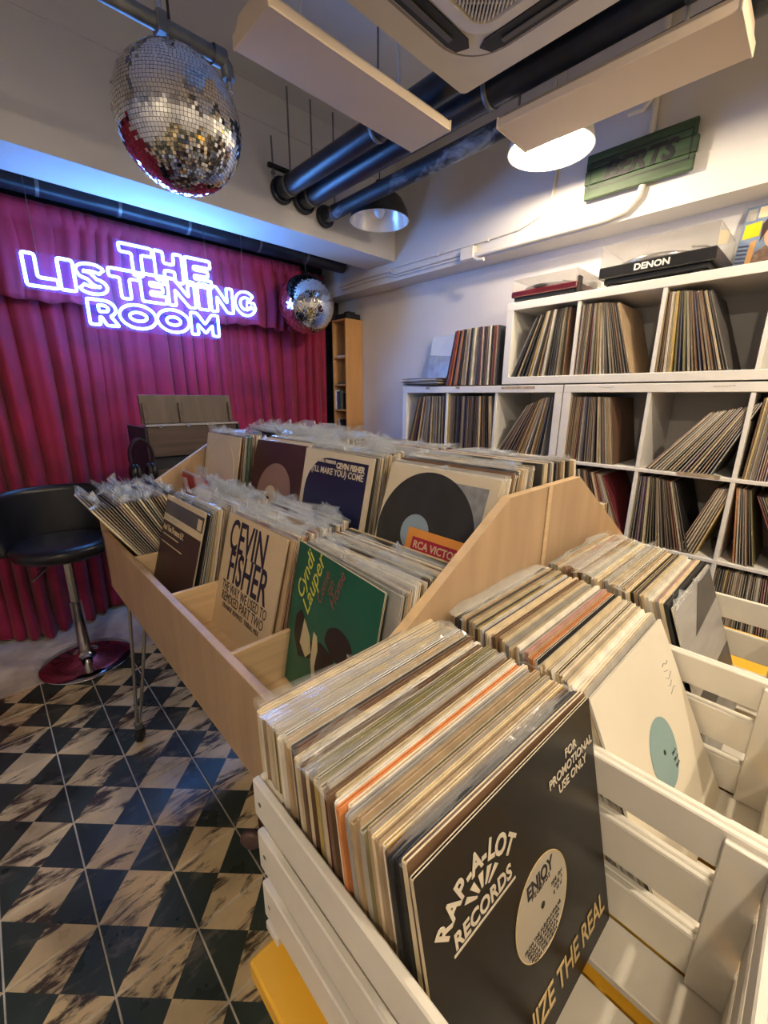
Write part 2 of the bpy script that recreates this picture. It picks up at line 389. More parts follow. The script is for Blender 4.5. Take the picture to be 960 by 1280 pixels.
for word, z0, z1, xs in rows:
    for c, (a, b_) in zip(word, xs):
        mb = MB()
        for poly in glyph(c, b_-a, z1-z0, .048):
            mb.tube([(a+p[0], NY, z0+p[1]) for p in poly], .0068, 6, closed=True)
        mb.build('letter_'+c.lower(), M_neon, ns)
pl = MB()
for (x0, x1, z0, z1) in ((.70, 1.235, 2.075, 2.215), (.28, 1.525, 1.90, 2.075), (.515, 1.255, 1.75, 1.90)):
    pl.bbox(x0, x1, NY+.014, NY+.018, z0, z1, .002)
pl.build('acrylic_backing', M_acryl, ns)
for x, zz in ((.36, 2.07), (1.44, 2.07), (1.20, 2.2)):
    MB().tube([(x, NY+.016, zz), (x-.004, NY+.01, 2.95)], .0012, 5).build('hanging_wire', M_steel, ns)

# --- mirror balls
def mirror_ball(loc, r, label, top, rot):
    t = thing('mirror_ball', loc, label, 'mirror ball')
    c = Vector(loc); core = MB(); n = 48
    core.lathe([(max(1e-4, (r-.002)*math.sin(PI*i/24)), (r-.002)*math.cos(PI*i/24)) for i in range(25)], c, 48)
    core.build('ball_core', M_grout, t)
    q = MB(); s = .0102; rr = R_; nr = int(PI*r/s)
    Rm = Matrix.Rotation(rot, 3, 'Z')
    for i in range(nr):
        th = PI*(i+.5)/nr; k = max(3, int(2*PI*r*math.sin(th)/s)); ph0 = rr.random()*6
        for j in range(k):
            ph = ph0+2*PI*j/k
            n_ = Rm @ Vector((math.sin(th)*math.cos(ph), math.sin(th)*math.sin(ph), math.cos(th)))
            e1 = Vector((-n_.y, n_.x, 0)).normalized(); e2 = n_.cross(e1)
            jit = e1*rr.gauss(0, .04)+e2*rr.gauss(0, .04)
            m_ = (n_+jit).normalized(); f1 = (e1-m_*e1.dot(m_)).normalized(); f2 = m_.cross(f1); a = s*.455; p = c+n_*r
            q.add([p-f1*a-f2*a, p+f1*a-f2*a, p+f1*a+f2*a, p-f1*a+f2*a], [(0,1,2,3)])
    tag(q.build('mirror_tiles', M_mirror, t), kind='stuff')
    MB().lathe([(.0, r+.022), (.012, r+.022), (.014, r+.004), (.030, r-.003), (.034, r-.008)], c, 16).build('cap', M_chrome, t)
    MB().tube([c+Vector((0, 0, r+.02)), Vector(top)], .004, 6).build('hanging_cord', M_rubber, t)
    return t
mirror_ball((.628, 1.60, 2.222), .184, 'large mirror ball on a black cord below the grey conduit', (.628, 1.60, 2.95), .3)
mirror_ball((1.884, 2.80, 2.038), .196, 'mirror ball hanging before the curtain near the tall bookcase', (1.878, 2.80, 2.53), 1.1)

# --- grey conduit by the ball
cd = thing('metal_conduit', (.6, 1.60, 2.5), 'grey metal conduit with clamp and elbow above the large mirror ball', 'conduit')
CZ, CY = 2.455, 1.60
MB().tube([(-1.79, CY, CZ), (.76, CY, CZ), (.785, CY, CZ-.004), (.80, CY, CZ-.018), (.804, CY, CZ-.05)], .021, 12).build('pipe', M_steel, cd)
MB().lathe([(.027, -.02), (.027, .02)], n=12, T=Matrix.Translation((.775, CY, CZ)) @ Matrix.Rotation(PI/2, 4, 'Y')).build('elbow_collar', M_steel, cd)
MB().tube([(.804, CY, CZ-.05), (.806, CY, CZ-.075)], .008, 8).build('hook_pin', M_chrome, cd)
MB().tube([(.806+.010*math.cos(a*.6), CY, CZ-.088+.012*math.sin(a*.6)) for a in range(10)], .003, 6).build('hook', M_chrome, cd)
MB().tube([(.60, CY, CZ+.02), (.60, CY, 2.95)], .010, 8).build('hanger_rod', M_chrome, cd)
MB().bbox(.585, .615, CY-.026, CY+.026, CZ-.026, CZ+.026, .004).build('clamp', M_steel, cd)

# ================================================================ CEILING SERVICES
def pipe(x, z, r, m, label, ybeg=2.405, yend=-2.19, straps=(2.27,), wide=1.35):
    t = thing('ceiling_pipe', (x, 1.0, z), label, 'pipe')
    MB().tube([(x, yend, z), (x, 0, z), (x, 1.2, z), (x, ybeg, z)], r, 20).build('pipe', m, t)
    MB().lathe([(r, -.018), (r*wide, -.018), (r*wide, 0), (r*1.0, 0)], n=20, T=Matrix.Translation((x, ybeg, z)) @ Matrix.Rotation(-PI/2, 4, 'X')).build('flange', M_pipe, t)
    for y in straps:
        MB().lathe([(r*1.04, -.010), (r*1.06, -.010), (r*1.06, .010), (r*1.04, .010)], n=20, T=Matrix.Translation((x, y, z)) @ Matrix.Rotation(PI/2, 4, 'X')).build('strap', M_steel, t)
        MB().tube([(x, y, z+r), (x, y, 2.95)], .005, 6).build('hanger_rod', M_steel, t)
    return t
pipe(1.475, 2.515, .050, M_pipe, 'glossy black ceiling pipe passing over the air conditioner edge', straps=(2.30, 1.6))
pipe(1.620, 2.510, .055, M_pipe, 'glossy black ceiling pipe between a flaking pipe and another black pipe', straps=(2.30, 1.13, .5))
pipe(1.772, 2.462, .038, M_pipe2, 'narrow flaking black pipe with grey patches above the black lamp', straps=(2.30, 1.10), wide=1.6)
t = thing('pipe_bracket', (1.4, 2.33, 2.55), 'black pipe bracket with threaded rod by the beam', 'bracket')
MB().bbox(1.36, 1.70, 2.325, 2.345, 2.575, 2.597).build('bar', M_black, t)
MB().tube([(1.39, 2.335, 2.53), (1.388, 2.335, 2.72)], .005, 6).build('threaded_rod', M_steel, t)
MB().tube([(1.39, 2.335, 2.55), (1.39, 2.335, 2.562)], .012, 6).build('nut', M_steel, t)

# air conditioner cassette
AX0, AX1, AY0, AY1, AZ = .53, 1.445, .21, 1.127, 2.422
ac = thing('air_conditioner', (1.0, .67, AZ), 'cream ceiling cassette air conditioner with slatted grille', 'air conditioner')
acx, acy = (AX0+AX1)/2, (AY0+AY1)/2
def rrect(hx, hy, r, n=6):
    o = []
    for cx, cy, a in ((hx-r, hy-r, 0), (-hx+r, hy-r, 90), (-hx+r, -hy+r, 180), (hx-r, -hy+r, 270)): o += arc(cx, cy, r, r, a, a+90, n)
    return o
def ring(mb, o, i, zo, zi, m=0):
    n = len(o); V = [(acx+p[0], acy+p[1], zo) for p in o]+[(acx+p[0], acy+p[1], zi) for p in i]
    mb.add(V, [(k, n+k, n+(k+1) % n, (k+1) % n) for k in range(n)], m, False)
hx = (AX1-AX0)/2
pan = MB(); O0 = rrect(hx, hx, .022); O1 = rrect(hx-.004, hx-.004, .02); I1 = rrect(hx-.082, hx-.082, .15, 10)
def resamp(p, n):
    out = []; m_ = len(p)
    for k in range(n):
        q = k/n*m_; i = int(q); f_ = q-i; a, c = p[i % m_], p[(i+1) % m_]; out.append((a[0]+(c[0]-a[0])*f_, a[1]+(c[1]-a[1])*f_))
    return out
O0, O1, O2 = (rrect(hx-k, hx-k, r, 10) for k, r in ((0, .022), (.004, .02), (.006, .02)))
ring(pan, O0, O0, AZ+.03, AZ+.006); ring(pan, O0, O1, AZ+.006, AZ); ring(pan, O1, I1, AZ, AZ)
pan.add([(acx+p[0], acy+p[1], AZ+.03) for p in O0], [tuple(range(len(O0)))])
pan.build('outer_panel', M_acw, ac)
gv = MB(); G1 = rrect(hx-.092, hx-.092, .142, 10); ring(gv, I1, G1, AZ, AZ+.010); gv.build('groove', mat('groove_shadow_gap', (.30, .27, .23), .6), ac)
inn = MB(); J0 = rrect(hx-.100, hx-.100, .135, 10); J1 = rrect(hx-.170, hx-.170, .100, 10); J2 = rrect(hx-.182, hx-.182, .09, 10); J3 = rrect(hx-.215, hx-.215, .06, 10); J4 = rrect(hx-.222, hx-.222, .055, 10)
ring(inn, G1, J0, AZ+.010, AZ-.008); ring(inn, J0, J1, AZ-.008, AZ-.004); ring(inn, J1, J2, AZ-.004, AZ-.020); ring(inn, J2, J3, AZ-.020, AZ-.022); ring(inn, J3, J4, AZ-.022, AZ-.004)
inn.build('inner_frame', M_acw, ac)
MB().add([(acx+p[0], acy+p[1], AZ-.002) for p in J4], [tuple(range(len(J4)-1, -1, -1))]).build('filter', M_acd, ac)
gs = MB(); g = hx-.224; R2 = math.sqrt(.5); TG = Matrix.Translation((acx, acy, AZ)) @ Matrix.Rotation(PI/4, 4, 'Z')
for i in range(-33, 34):
    d_ = i*g*math.sqrt(2)/34; L_ = g*math.sqrt(2)-abs(d_)
    gs.box(-L_, L_, d_-.0022, d_+.0022, -.020, -.010, T=TG)
for i in range(-4, 5):
    d_ = i*g*math.sqrt(2)/5; L_ = g*math.sqrt(2)-abs(d_); gs.box(d_-.003, d_+.003, -L_, L_, -.014, -.004, T=TG)
tag(gs.build('grille_bars', M_acw, ac), kind='stuff')
for k in range(4):
    T = Matrix.Translation((acx, acy, AZ)) @ Matrix.Rotation(k*PI/2, 4, 'Z')
    MB().prism([(-.26, hx-.165), (.26, hx-.165), (.285, hx-.150), (.27, hx-.112), (.23, hx-.104), (-.23, hx-.104), (-.27, hx-.112), (-.285, hx-.150)], .004, T @ Matrix.Translation((0, 0, -.0105))).build('air_slot', M_acd, ac)
    MB().bbox(-.22, .22, hx-.140, hx-.122, -.016, -.012, .0015, T=T).build('louvre', mat('louvre_grey', (.10, .095, .09), .5), ac)
MB().bbox(AX0+.07, AX1-.07, AY0+.05, AY1-.05, AZ+.03, 2.945, .01).build('housing', M_acw, ac)
for (x, y) in ((AX1-.2, AY1-.03), (AX1-.02, AY0+.2)):
    MB().tube([(x, y, 2.455), (x, y, 2.95)], .006, 6).build('hanger_rod', M_steel, ac)

hz = thing('insulated_hoses', (1.52, .75, 2.6), 'pair of white insulated hoses beside the air conditioner housing', 'hoses')
for k in (0, .085): MB().tube([(1.380, .93-k, 2.60), (1.46, .93-k, 2.60), (1.53, .92-k, 2.62), (1.55, .92-k, 2.70), (1.55, .92-k, 2.95)], .020, 10).build('hose', M_cond, hz)
# two hanging light troughs
def trough(p0, p1, halfw, z, label):
    p0 = Vector(p0); p1 = Vector(p1); c = (p0+p1)/2; L_ = (p1-p0).length; a = math.atan2(p1.y-p0.y, p1.x-p0.x)
    t = thing('light_trough', (c.x, c.y, z), label, 'light fixture')
    T = Matrix.Translation((c.x, c.y, z)) @ Matrix.Rotation(a, 4, 'Z'); h = L_/2
    prof = [(-halfw, .0), (-halfw*.98, -.004), (halfw*.98, -.004), (halfw, 0), (halfw, .022), (halfw*.62, .058), (-halfw*.62, .058), (-halfw, .022)]
    P = T @ Matrix(((0, 0, 1, -h), (1, 0, 0, 0), (0, 1, 0, 0), (0, 0, 0, 1)))
    MB().prism(prof, L_, P).build('housing', M_fix, t)
    for s in (-1, 1):
        MB().bbox(s*h-.004, s*h+.004, -halfw*1.01, halfw*1.01, -.006, .03, .002, T=T).build('end_cap', M_fix, t)
        mb = MB(); x = s*h*.55
        mb.tube([T @ Vector((x, 0, .055)), T @ Vector((x+.004*s, .005, .12)), T @ Vector((x-.012*s, 0, .20)), T @ Vector((x, 0, 2.95-z))], .0055, 8)
        mb.build('hanging_cord', M_cond, t)
        MB().bbox(x-.02, x+.02, -.02, .02, 2.95-z-.02, 2.95-z, .004, T=T).build('ceiling_rose', M_cond, t)
    return t
trough((.735, 1.312, 0), (1.487, 1.312, 0), .102, 2.372, 'cream hanging light trough beside the large mirror ball')
trough((1.700, 1.075, 0), (1.715, .372, 0), .112, 2.365, 'cream hanging light trough in front of the lit lamp')

# pendant lamps
def pendant(loc, lit, label, outm, watts=1.0):
    x, y, z = loc; t = thing('pendant_lamp', loc, label, 'lamp'); r = .176; c = Vector(loc)
    prof = [(r, 0), (r*.985, .010), (r*.93, .050), (r*.78, .100), (r*.55, .135), (r*.26, .155), (.032, .160)]
    MB().lathe(prof, c, 40).build('shade', outm, t)
    MB().lathe([(p[0]*.975-.001, p[1]-.002 if k else p[1]) for k, p in enumerate(prof)][::-1], c, 40).lathe([(r, 0), (r*.975-.001, 0)], c, 40).build('shade_lining', M_lampin, t)
    MB().lathe([(0, .205), (.022, .205), (.024, .165), (.034, .155), (.02, .11), (.0, .11)], c, 16).build('socket', outm, t)
    MB().lathe([(.0, .018), (.016, .021), (.028, .034), (.032, .052), (.026, .074), (.016, .095), (.014, .115)], c, 20).build('bulb', M_bulb if lit else M_bulboff, t)
    MB().tube([c+Vector((0, 0, .20)), c+Vector((0, 0, 2.95-z))], .0035, 6).build('cord', M_lampout, t)
    if lit:
        ld = bpy.data.lights.new('bulb_light', 'POINT'); ld.energy = BULB_W*watts; ld.color = WARM; ld.shadow_soft_size = .034
        lo = bpy.data.objects.new('bulb_light', ld); COL.objects.link(lo); lo.parent = t; lo.location = (0, 0, .012)
    return t
pendant((1.985, 1.065, 2.420), True, 'lit cream pendant lamp behind the hanging trough near the green sign', M_lampwhite, .55)
pendant((1.945, 2.095, 2.405), False, 'unlit black dome pendant lamp under the black pipes', M_lampout)
pendant((1.50, -.25, 2.42), True, 'lit cream pendant lamp hanging past the end of the green sign', M_lampwhite, 1.25)
pendant((.55, -.95, 2.42), True, 'lit cream pendant lamp over the open tiled floor behind the bench', M_lampwhite, .8)

pendant((-.85, -.35, 2.42), True, 'added cream pendant lamp as fill light over the tiles by the blank wall', M_lampwhite, .78)  # added out-of-view fill lamp, put in to brighten the left floor
# conduits on the right beam
t = thing('wall_conduit', (2.38, 1.2, 2.25), 'white conduit along the beam rising behind the green sign', 'conduit')
MB().tube([(2.372, 1.72, 2.232), (2.372, .95, 2.232), (2.372, .86, 2.245), (2.372, .815, 2.29), (2.372, .80, 2.36), (2.372, .80, 2.95)], .014, 12).build('pipe', M_cond, t)
MB().bbox(2.352, 2.39, 1.70, 1.80, 2.214, 2.285, .005).build('junction_box', M_cond, t)
MB().tube([(2.365, 1.70, 2.215), (2.35, 1.66, 2.195), (2.35, 1.62, 2.192)], .011, 10).build('elbow', M_cond, t)
MB().tube([(2.350, .90, 2.62), (2.350, .84, 2.615), (2.350, .80, 2.66)], .010, 8).build('branch', M_cond, t)
t = thing('wall_cable', (2.38, 1.5, 2.3), 'thin white cable sweeping up the beam left of the green sign', 'cable')
MB().tube([(2.383, 2.40, 2.300), (2.383, 1.60, 2.300), (2.383, 1.42, 2.306), (2.383, 1.30, 2.340), (2.383, 1.245, 2.41), (2.383, 1.235, 2.50), (2.383, 1.235, 2.95)], .006, 8).build('cable_run', M_cond, t)
for y in (1.62, 2.0): MB().bbox(2.376, 2.389, y-.008, y+.008, 2.29, 2.312, .003).build('clip', M_cond, t)
t = thing('wall_cable', (2.38, 2.2, 2.25), 'pair of white cables along the beam towards the bookcase corner', 'cable')
MB().tube([(2.383, 1.80, 2.262), (2.383, 2.40, 2.258), (2.383, 2.44, 2.285), (2.383, 2.72, 2.29), (2.383, 3.05, 2.28)], .008, 8).build('cable_run', M_cond, t)
MB().tube([(2.383, 1.80, 2.242), (2.383, 2.40, 2.24), (2.383, 2.46, 2.262), (2.383, 2.80, 2.262), (2.37, 3.0, 2.25)], .007, 8).build('cable_run', M_cond, t)

# green sign
sg = thing('wooden_sign', (2.36, .84, 2.33), 'mossy green plank sign lettered in dark paint on the beam', 'sign')
SX = 2.352
T_sg = Matrix.Translation((SX, 1.063, 2.333)) @ Matrix.Rotation(.012, 4, 'X')
for i, (a, b_, l, r) in enumerate(((0, .060, 0, .447), (.062, .122, -.004, .452), (.124, .186, -.002, .440))):
    MB().bbox(0, .022, -r, -l, a, b_, .003, T=T_sg).build('plank', M_green, sg)
MB().box(.022, .036, -.40, -.36, .01, .17, T=T_sg).box(.022, .036, -.09, -.05, .01, .17, T=T_sg).build('batten', M_dark, sg)
lt = text('BERTS', .098, ext=.0008, shear=.25, off=.004, space=1.02, sx=1.05)
F_sg = T_sg @ Matrix.Translation((-.0012, -.225, .095)) @ Matrix(((0, 0, -1, 0), (-1, 0, 0, 0), (0, 1, 0, 0), (0, 0, 0, 1)))
MB().mesh(lt, F_sg).build('lettering', M_ink, sg)
fr = MB()
for (a, b_, c_, d_) in ((-.43, -.02, .040, .044), (-.43, -.02, .148, .152), (-.43, -.426, .04, .152), (-.024, -.02, .04, .152)):
    fr.box(-.001, 0, a, b_, c_, d_, T=T_sg)
fr.build('painted_border', M_ink, sg)

# ================================================================ SHELVING
XS = 2.16
def shelf(y1, n, z0, rows, label, tapes=()):
    to, ti, cell = .038, .016, .335; L_ = 2*to+n*cell+(n-1)*ti; y0 = y1-L_; H = 2*to+rows*cell+(rows-1)*ti; x0, x1 = XS, XS+.385
    t = thing('record_shelf', (XS+.19, (y0+y1)/2, z0), label, 'shelf unit')
    MB().bbox(x0, x1, y0, y1, z0+H-to, z0+H, .002).build('top_board', M_shelf, t)
    MB().bbox(x0, x1, y0, y1, z0, z0+to, .002).build('bottom_board', M_shelf, t)
    for a in (y0, y1-to): MB().bbox(x0, x1, a, a+to, z0+to, z0+H-to, .001).build('side_board', M_shelf, t)
    for r in range(1, rows):
        z = z0+to+r*cell+(r-1)*ti; MB().bbox(x0+.002, x1, y0+to, y1-to, z, z+ti, .0015).build('shelf_board', M_shelf, t)
    for r in range(rows):
        z = z0+to+r*(cell+ti)
        for k in range(1, n):
            y = y1-to-k*cell-(k-1)*ti-ti; MB().bbox(x0+.003, x1, y, y+ti, z, z+cell, .0015).build('divider', M_shelf, t)
    for (y, z, l) in tapes: MB().box(x0-.0008, x0, y-l/2, y+l/2, z-.007, z+.007).build('tape_label', M_tape, t)
    return t
shelf(2.083, 3, 0, 4, 'white cube shelf unit between the bookcase corner and the taller shelving', tapes=((1.86, 1.455, .03), (1.62, 1.456, .03), (1.22, 1.452, .2)))
shelf(.964, 4, 0, 4, 'wide white cube shelf unit standing under the turntable shelf', tapes=((.35, 1.09, .15),))
shelf(1.320, 4, 1.4705, 1, 'single row white cube shelf carrying the two turntables')
sq = MB()
for y, b_ in ((.80, 'Ew mdk'), (.36, 'Ew mdk')):
    for i in range(6): sq.tube([(XS-.0004, y-.012*i, 1.449+R_.uniform(-.004, .004)), (XS-.0004, y-.012*i-.010, 1.449+R_.uniform(-.004, .004))], .0008, 4)
tag(sq.build('pen_scribble', M_ink, bpy.data.objects['record_shelf.001']), 'faded pen scribbles')

# ================================================================ RECORDS
S = .315
SLV = {}
def sleeve_mesh(t, wd=S, ht=S):
    k = (round(t*1e4), wd, ht)
    if k in SLV: return SLV[k]
    b = MB(); h = wd/2; e = .0015; tb = t*.30
    def board(y0, y1):
        V = [(-h, y0, e), (-h+e, y0, 0), (h-e, y0, 0), (h, y0, e), (h, y0, ht-e), (h-e, y0, ht), (-h+e, y0, ht), (-h, y0, ht-e)]
        V += [(x, y1, z) for x, _, z in V]
        b.add(V, [tuple(range(8)), tuple(range(15, 7, -1))], 0)
        b.add(V, [(i, i+8, (i+1) % 8+8, (i+1) % 8) for i in range(8)], 1)
    board(0, tb); board(t-tb, t)
    b.box(-h+.0015, h-.003, tb, t-tb, .001, ht-.0035, 2)
    b.box(-h, -h+.0015, tb*.9, t-tb*.9, e, ht-e, 1)
    SLV[k] = b.data('record_sleeve', [PM['cream'], PM['tan'], M_paper]); return SLV[k]
def pose(p, face, tilt, yaw=0):
    rz = {'X': -PI/2, 'Y': 0, 'B': PI/2}[face]+yaw
    return Matrix.Translation(p) @ Matrix.Rotation(rz, 4, 'Z') @ Matrix.Rotation(-tilt, 4, 'X')
FLAP = {}
def flap_mesh(kind, seed):
    """crinkled top of a clear plastic outer: facets standing above the sleeve, or folded back over its neighbours"""
    if (kind, seed) in FLAP: return FLAP[(kind, seed)]
    rr = random.Random(seed*13+len(kind)); b = MB(); n = 7; h = S/2+.003; k = 2
    hh = {'tall': .050, 'low': .018, 'fold': .050}[kind]; xs = [-1]+sorted(rr.uniform(-.95, .95) for _ in range(n-1))+[1]
    peak = [rr.choice((.2, .4, .6, 1.0)) for _ in xs]; lean = [rr.uniform(-1, 1) for _ in xs]
    for layer in (0, 1):
        V = []
        for j in range(k+1):
            v = j/k
            for i in range(n+1):
                x = h*xs[i]+rr.uniform(-.004, .004)*v; z = S-.006+hh*peak[i]*v
                y = (.004 if layer else -.001)+v*(.015*lean[i]+rr.uniform(-.005, .005))+(.004*layer*v)
                if kind == 'fold': z = S-.004+.012*math.sin(v*PI*.8)*peak[i]+rr.uniform(0, .003); y = .001+v*hh*(.5+.5*peak[i])+layer*.002
                V.append((x, y, z))
        b.add(V, [(j*(n+1)+i, j*(n+1)+i+1, (j+1)*(n+1)+i+1, (j+1)*(n+1)+i) for j in range(k) for i in range(n)], 0, False)
    FLAP[(kind, seed)] = b.data('plastic_flap', [M_clear]); return FLAP[(kind, seed)]
NREC = [0]
def record(p, face, tilt, yaw, t, colour, label, group, cover=None, edge=None, flap=None, name='vinyl_record', wd=S, ht=S, fmat=None):
    o = bpy.data.objects.new(name, sleeve_mesh(t, wd, ht)); COL.objects.link(o)
    p = Vector(p)+Vector((0, 0, t*abs(math.sin(tilt))+.0005))
    o.matrix_world = pose(p, face, tilt, yaw) @ Matrix.Diagonal((1, 1, R_.uniform(.984, 1.008) if group != 'featured records' else 1, 1))
    tag(o, label, 'record', group)
    for i, m in enumerate((cover or PM[colour], edge or PM[colour])):
        o.material_slots[i].link = 'OBJECT'; o.material_slots[i].material = m
    if flap:
        fo = bpy.data.objects.new('plastic_sleeve', flap_mesh(flap, R_.randrange(9))); COL.objects.link(fo); fo.parent = o
        fo.scale = (wd/S, 1, ht/S)
        if fmat: fo.material_slots[0].link = 'OBJECT'; fo.material_slots[0].material = fmat
    NREC[0] += 1
    return o
def stack(p, face, n, tilt0, tilt1, yaw0, yaw1, where, group, weights, flaps=(), fp=0, tr=(.0035, .006), ztop=.0, side=.006, prev0=None, fmat=None):
    """records standing behind one another from p backwards"""
    b = {'X': Vector((1, 0, 0)), 'Y': Vector((0, 1, 0)), 'B': Vector((-1, 0, 0))}[face]
    cross = {'X': Vector((0, 1, 0)), 'Y': Vector((1, 0, 0)), 'B': Vector((0, 1, 0))}[face]
    pos = Vector(p); keys = [k for k, n_ in weights.items() for _ in range(n_)]; prev = None
    if prev0: prev = prev0; pos = pos+b*.0055
    cs = [R_.choice(keys) for _ in range(n)]
    es = [c if R_.random() < .55 else R_.choice(('cream', 'white', 'tan', 'grey')) for c in cs]
    for i in range(n):
        u = (i+1)/n; tl = tilt0+(tilt1-tilt0)*u**.8; yw = yaw0+(yaw1-yaw0)*min(1, u*2.2)
        t = R_.uniform(*tr); c = cs[i]
        if prev is not None:
            pt, ptl = prev; pos = pos+b*(pt/math.cos(ptl)+max(0, S*(math.sin(ptl)-math.sin(tl)))+.0004)
        q = pos+cross*R_.uniform(-side, side)
        fk = R_.choice(flaps) if flaps and R_.random() < fp else None
        record(q, face, tl, yw, t, c, neigh(es, i)+' '+where, group, edge=PM[es[i]], flap=fk, fmat=fmat)
        prev = (t, tl)
    return pos
def neigh(es, i):
    e = es[i]; n = len(es)
    if i == n-1: return f'{e} edged record last in the row'
    if i == 0: return f'{e} edged record first in the row'
    a, b = es[i-1], es[i+1]
    return f'{e} edged record between two {a} ones' if a == b else f'{e} edged record between {a} and {b} ones'
def onto(o, mb, name, mats, label=None):
    """a flat printed piece on a sleeve's front: built in sleeve coordinates, x right, z up, y towards the back"""
    c = mb.build(name, mats, o, local=True)
    if label: c['label'] = label
    return c
FT = Matrix(((1, 0, 0, 0), (0, 0, 1, 0), (0, 1, 0, 0), (0, 0, 0, 1)))
def put(me, u, v, rot=0, d=.0006, wd=S, ht=S):      # text mesh -> place on sleeve face at uv
    return Matrix.Translation(((u-.5)*wd, -d, v*ht)) @ Matrix(((1, 0, 0, 0), (0, 0, -1, 0), (0, 1, 0, 0), (0, 0, 0, 1))) @ Matrix.Rotation(rot, 4, 'Z')
def flat(poly, d=.0004, th=.0004, mb=None, m=0, wd=S, ht=S):   # polygon in uv on sleeve face
    mb = mb or MB(); T = Matrix.Translation((0, -d, 0)) @ Matrix(((1, 0, 0, 0), (0, 0, -1, 0), (0, 1, 0, 0), (0, 0, 0, 1)))
    return mb.prism([((p[0]-.5)*wd, p[1]*ht) for p in poly], th, T, m)

# ---------------------------------------------------------------- crates on the yellow bench
yb = thing('yellow_bench', (.8, .05, 0), 'yellow topped bench under the three white crates', 'bench')
MB().bbox(.130, 1.62, -.36, .383, .667, .6995, .003).build('bench_top', M_yellow, yb)
for (x, y) in ((.17, .34), (1.57, .34), (.17, -.32), (1.57, -.32)): MB().bbox(x-.022, x+.022, y-.022, y+.022, 0, .667, .003).build('leg', M_dark, yb)
MB().bbox(.16, 1.59, .325, .345, .60, .667, .002).box(.16, 1.59, -.335, -.315, .60, .667).build('apron', M_dark, yb)
def crate(x0, label):
    w_, y0, y1 = .347, -.055, .398; x1 = x0+w_; th = .0095
    t = thing('slatted_crate', (x0+w_/2, (y0+y1)/2, .70), label, 'crate')
    lv = ((.728, .788), (.815, .876), (.902, .957))
    for a, b_ in lv:
        for X in (x0, x1-th): MB().bbox(X, X+th, y0, y1, a, b_, .0018).build('side_slat', M_crate, t)
        for Y in (y0+.0005, y1-th-.0005): MB().bbox(x0+th+.0002, x1-th-.0002, Y, Y+th, a, b_, .0018).build('end_slat', M_crate, t)
    for X in (x0+th, x1-th-.009):
        for Y in (y0+th, y1-th-.038): MB().bbox(X, X+.009, Y, Y+.038, .7275, .95, .001).build('corner_post', M_crate, t)
    k = 4; wb = .066; gap = (w_-2*th-k*wb)/(k-1)
    for i in range(k): MB().bbox(x0+th+i*(wb+gap), x0+th+i*(wb+gap)+wb, y0, y1, .7145, .7265, .0015).build('bottom_slat', M_crate, t)
    for Y in (y0, y1-.03): MB().bbox(x0, x1, Y, Y+.03, .700, .714, .001).build('cleat', M_crate, t)
    sc_ = MB()
    for a, b_ in lv:
        for dz in (.012,): sc_.lathe([(0, .0), (.0032, .0)], n=8, T=Matrix.Translation((x0-.0006, y1-.016, (a+b_)/2)) @ Matrix.Rotation(PI/2, 4, 'Y'))
    sc_.build('screw_head', M_steel, t)
    return t
crate(.163, 'white slatted crate whose front record is the black promotional sleeve')
crate(.511, 'white slatted crate whose front record is white with a blue label')
crate(.859, 'white slatted crate whose front record is grey banded plastic')
ZC = .7275
WC = {'cream': 6, 'tan': 7, 'white': 4, 'grey': 6, 'black': 3, 'charcoal': 3, 'brown': 3, 'maroon': 1, 'orange': 1, 'pink': 2, 'olive': 2, 'mustard': 1, 'navy': 1}
GA = 'records in the crate with the black promotional sleeve'
stack((.3365, .082, ZC), 'Y', 41, .219, .03, -.05, .0, 'behind the black promotional sleeve', GA, WC, ('low', 'fold', 'low'), .22, tr=(.0045, .0068), side=.0055, fmat=M_milk, prev0=(.004, .219))
rp = record((.3375, .082, ZC), 'Y', .219, -.035, .004, 'black', 'glossy black promotional record with silver logo and round label window at the crate front', 'featured records', cover=M_vinyl, edge=PM['cream'])
# print on the black sleeve
lab = MB(); flat(arc(.53, .475, .165, .165, 0, 351, 40), mb=lab); onto(rp, lab, 'centre_label', mat('label_grey', (.40, .36, .29), .5, vary=.05))
rim = MB(); rim.tube([((.03+.166*math.cos(a*PI/30))*S, -.0008, (.475+.166*math.sin(a*PI/30))*S) for a in range(60)], .0006, 4, closed=True); onto(rp, rim, 'label_rim', M_gold)
hole = MB(); flat(arc(.53, .475, .012, .012, 0, 345, 16), .0009, .0003, mb=hole)
hole.mesh(text('ENJOY', .021, sx=.85, off=.0006), put(None, .53, .575, d=.001)).mesh(text('RECORDS', .0075, space=1.2), put(None, .53, .545, d=.001))
for i in range(3): hole.mesh(text('SIDE  ONE  33 1/3'[i*4:i*4+8] or 'SIDE', .006), put(None, .63, .50-.02*i, d=.001))
for i in range(5): hole.mesh(text('FROM THE ALBUM AVAILABLE'[:22-2*i], .006), put(None, .52, .40-.018*i, d=.001))
onto(rp, hole, 'label_print', M_ink)
lg = MB()
for i, ch in enumerate('RAP-A-LOT'):
    u_ = (-1, -.76, -.52, -.31, -.09, .13, .34, .60, .86)[i]
    lg.mesh(text(ch, .027, off=.0009, sx=.86), put(None, .245+.168*u_, .868-.085*u_*u_, rot=-.85*u_, d=.0008))
lg.mesh(text('RECORDS', .021, off=.0006, space=1.03, sx=.92), put(None, .245, .722, rot=.02, d=.0008))
for i in range(5):
    a0, a1 = math.radians(150-i*26), math.radians(150-i*26-14); r0, r1 = .035, .095
    flat([(.245+r0*math.cos(a0), .755+r0*.7*math.sin(a0)), (.245+r0*math.cos(a1), .755+r0*.7*math.sin(a1)), (.245+r1*math.cos(a1), .755+r1*.75*math.sin(a1)), (.245+r1*math.cos(a0), .755+r1*.75*math.sin(a0))][::-1], mb=lg)
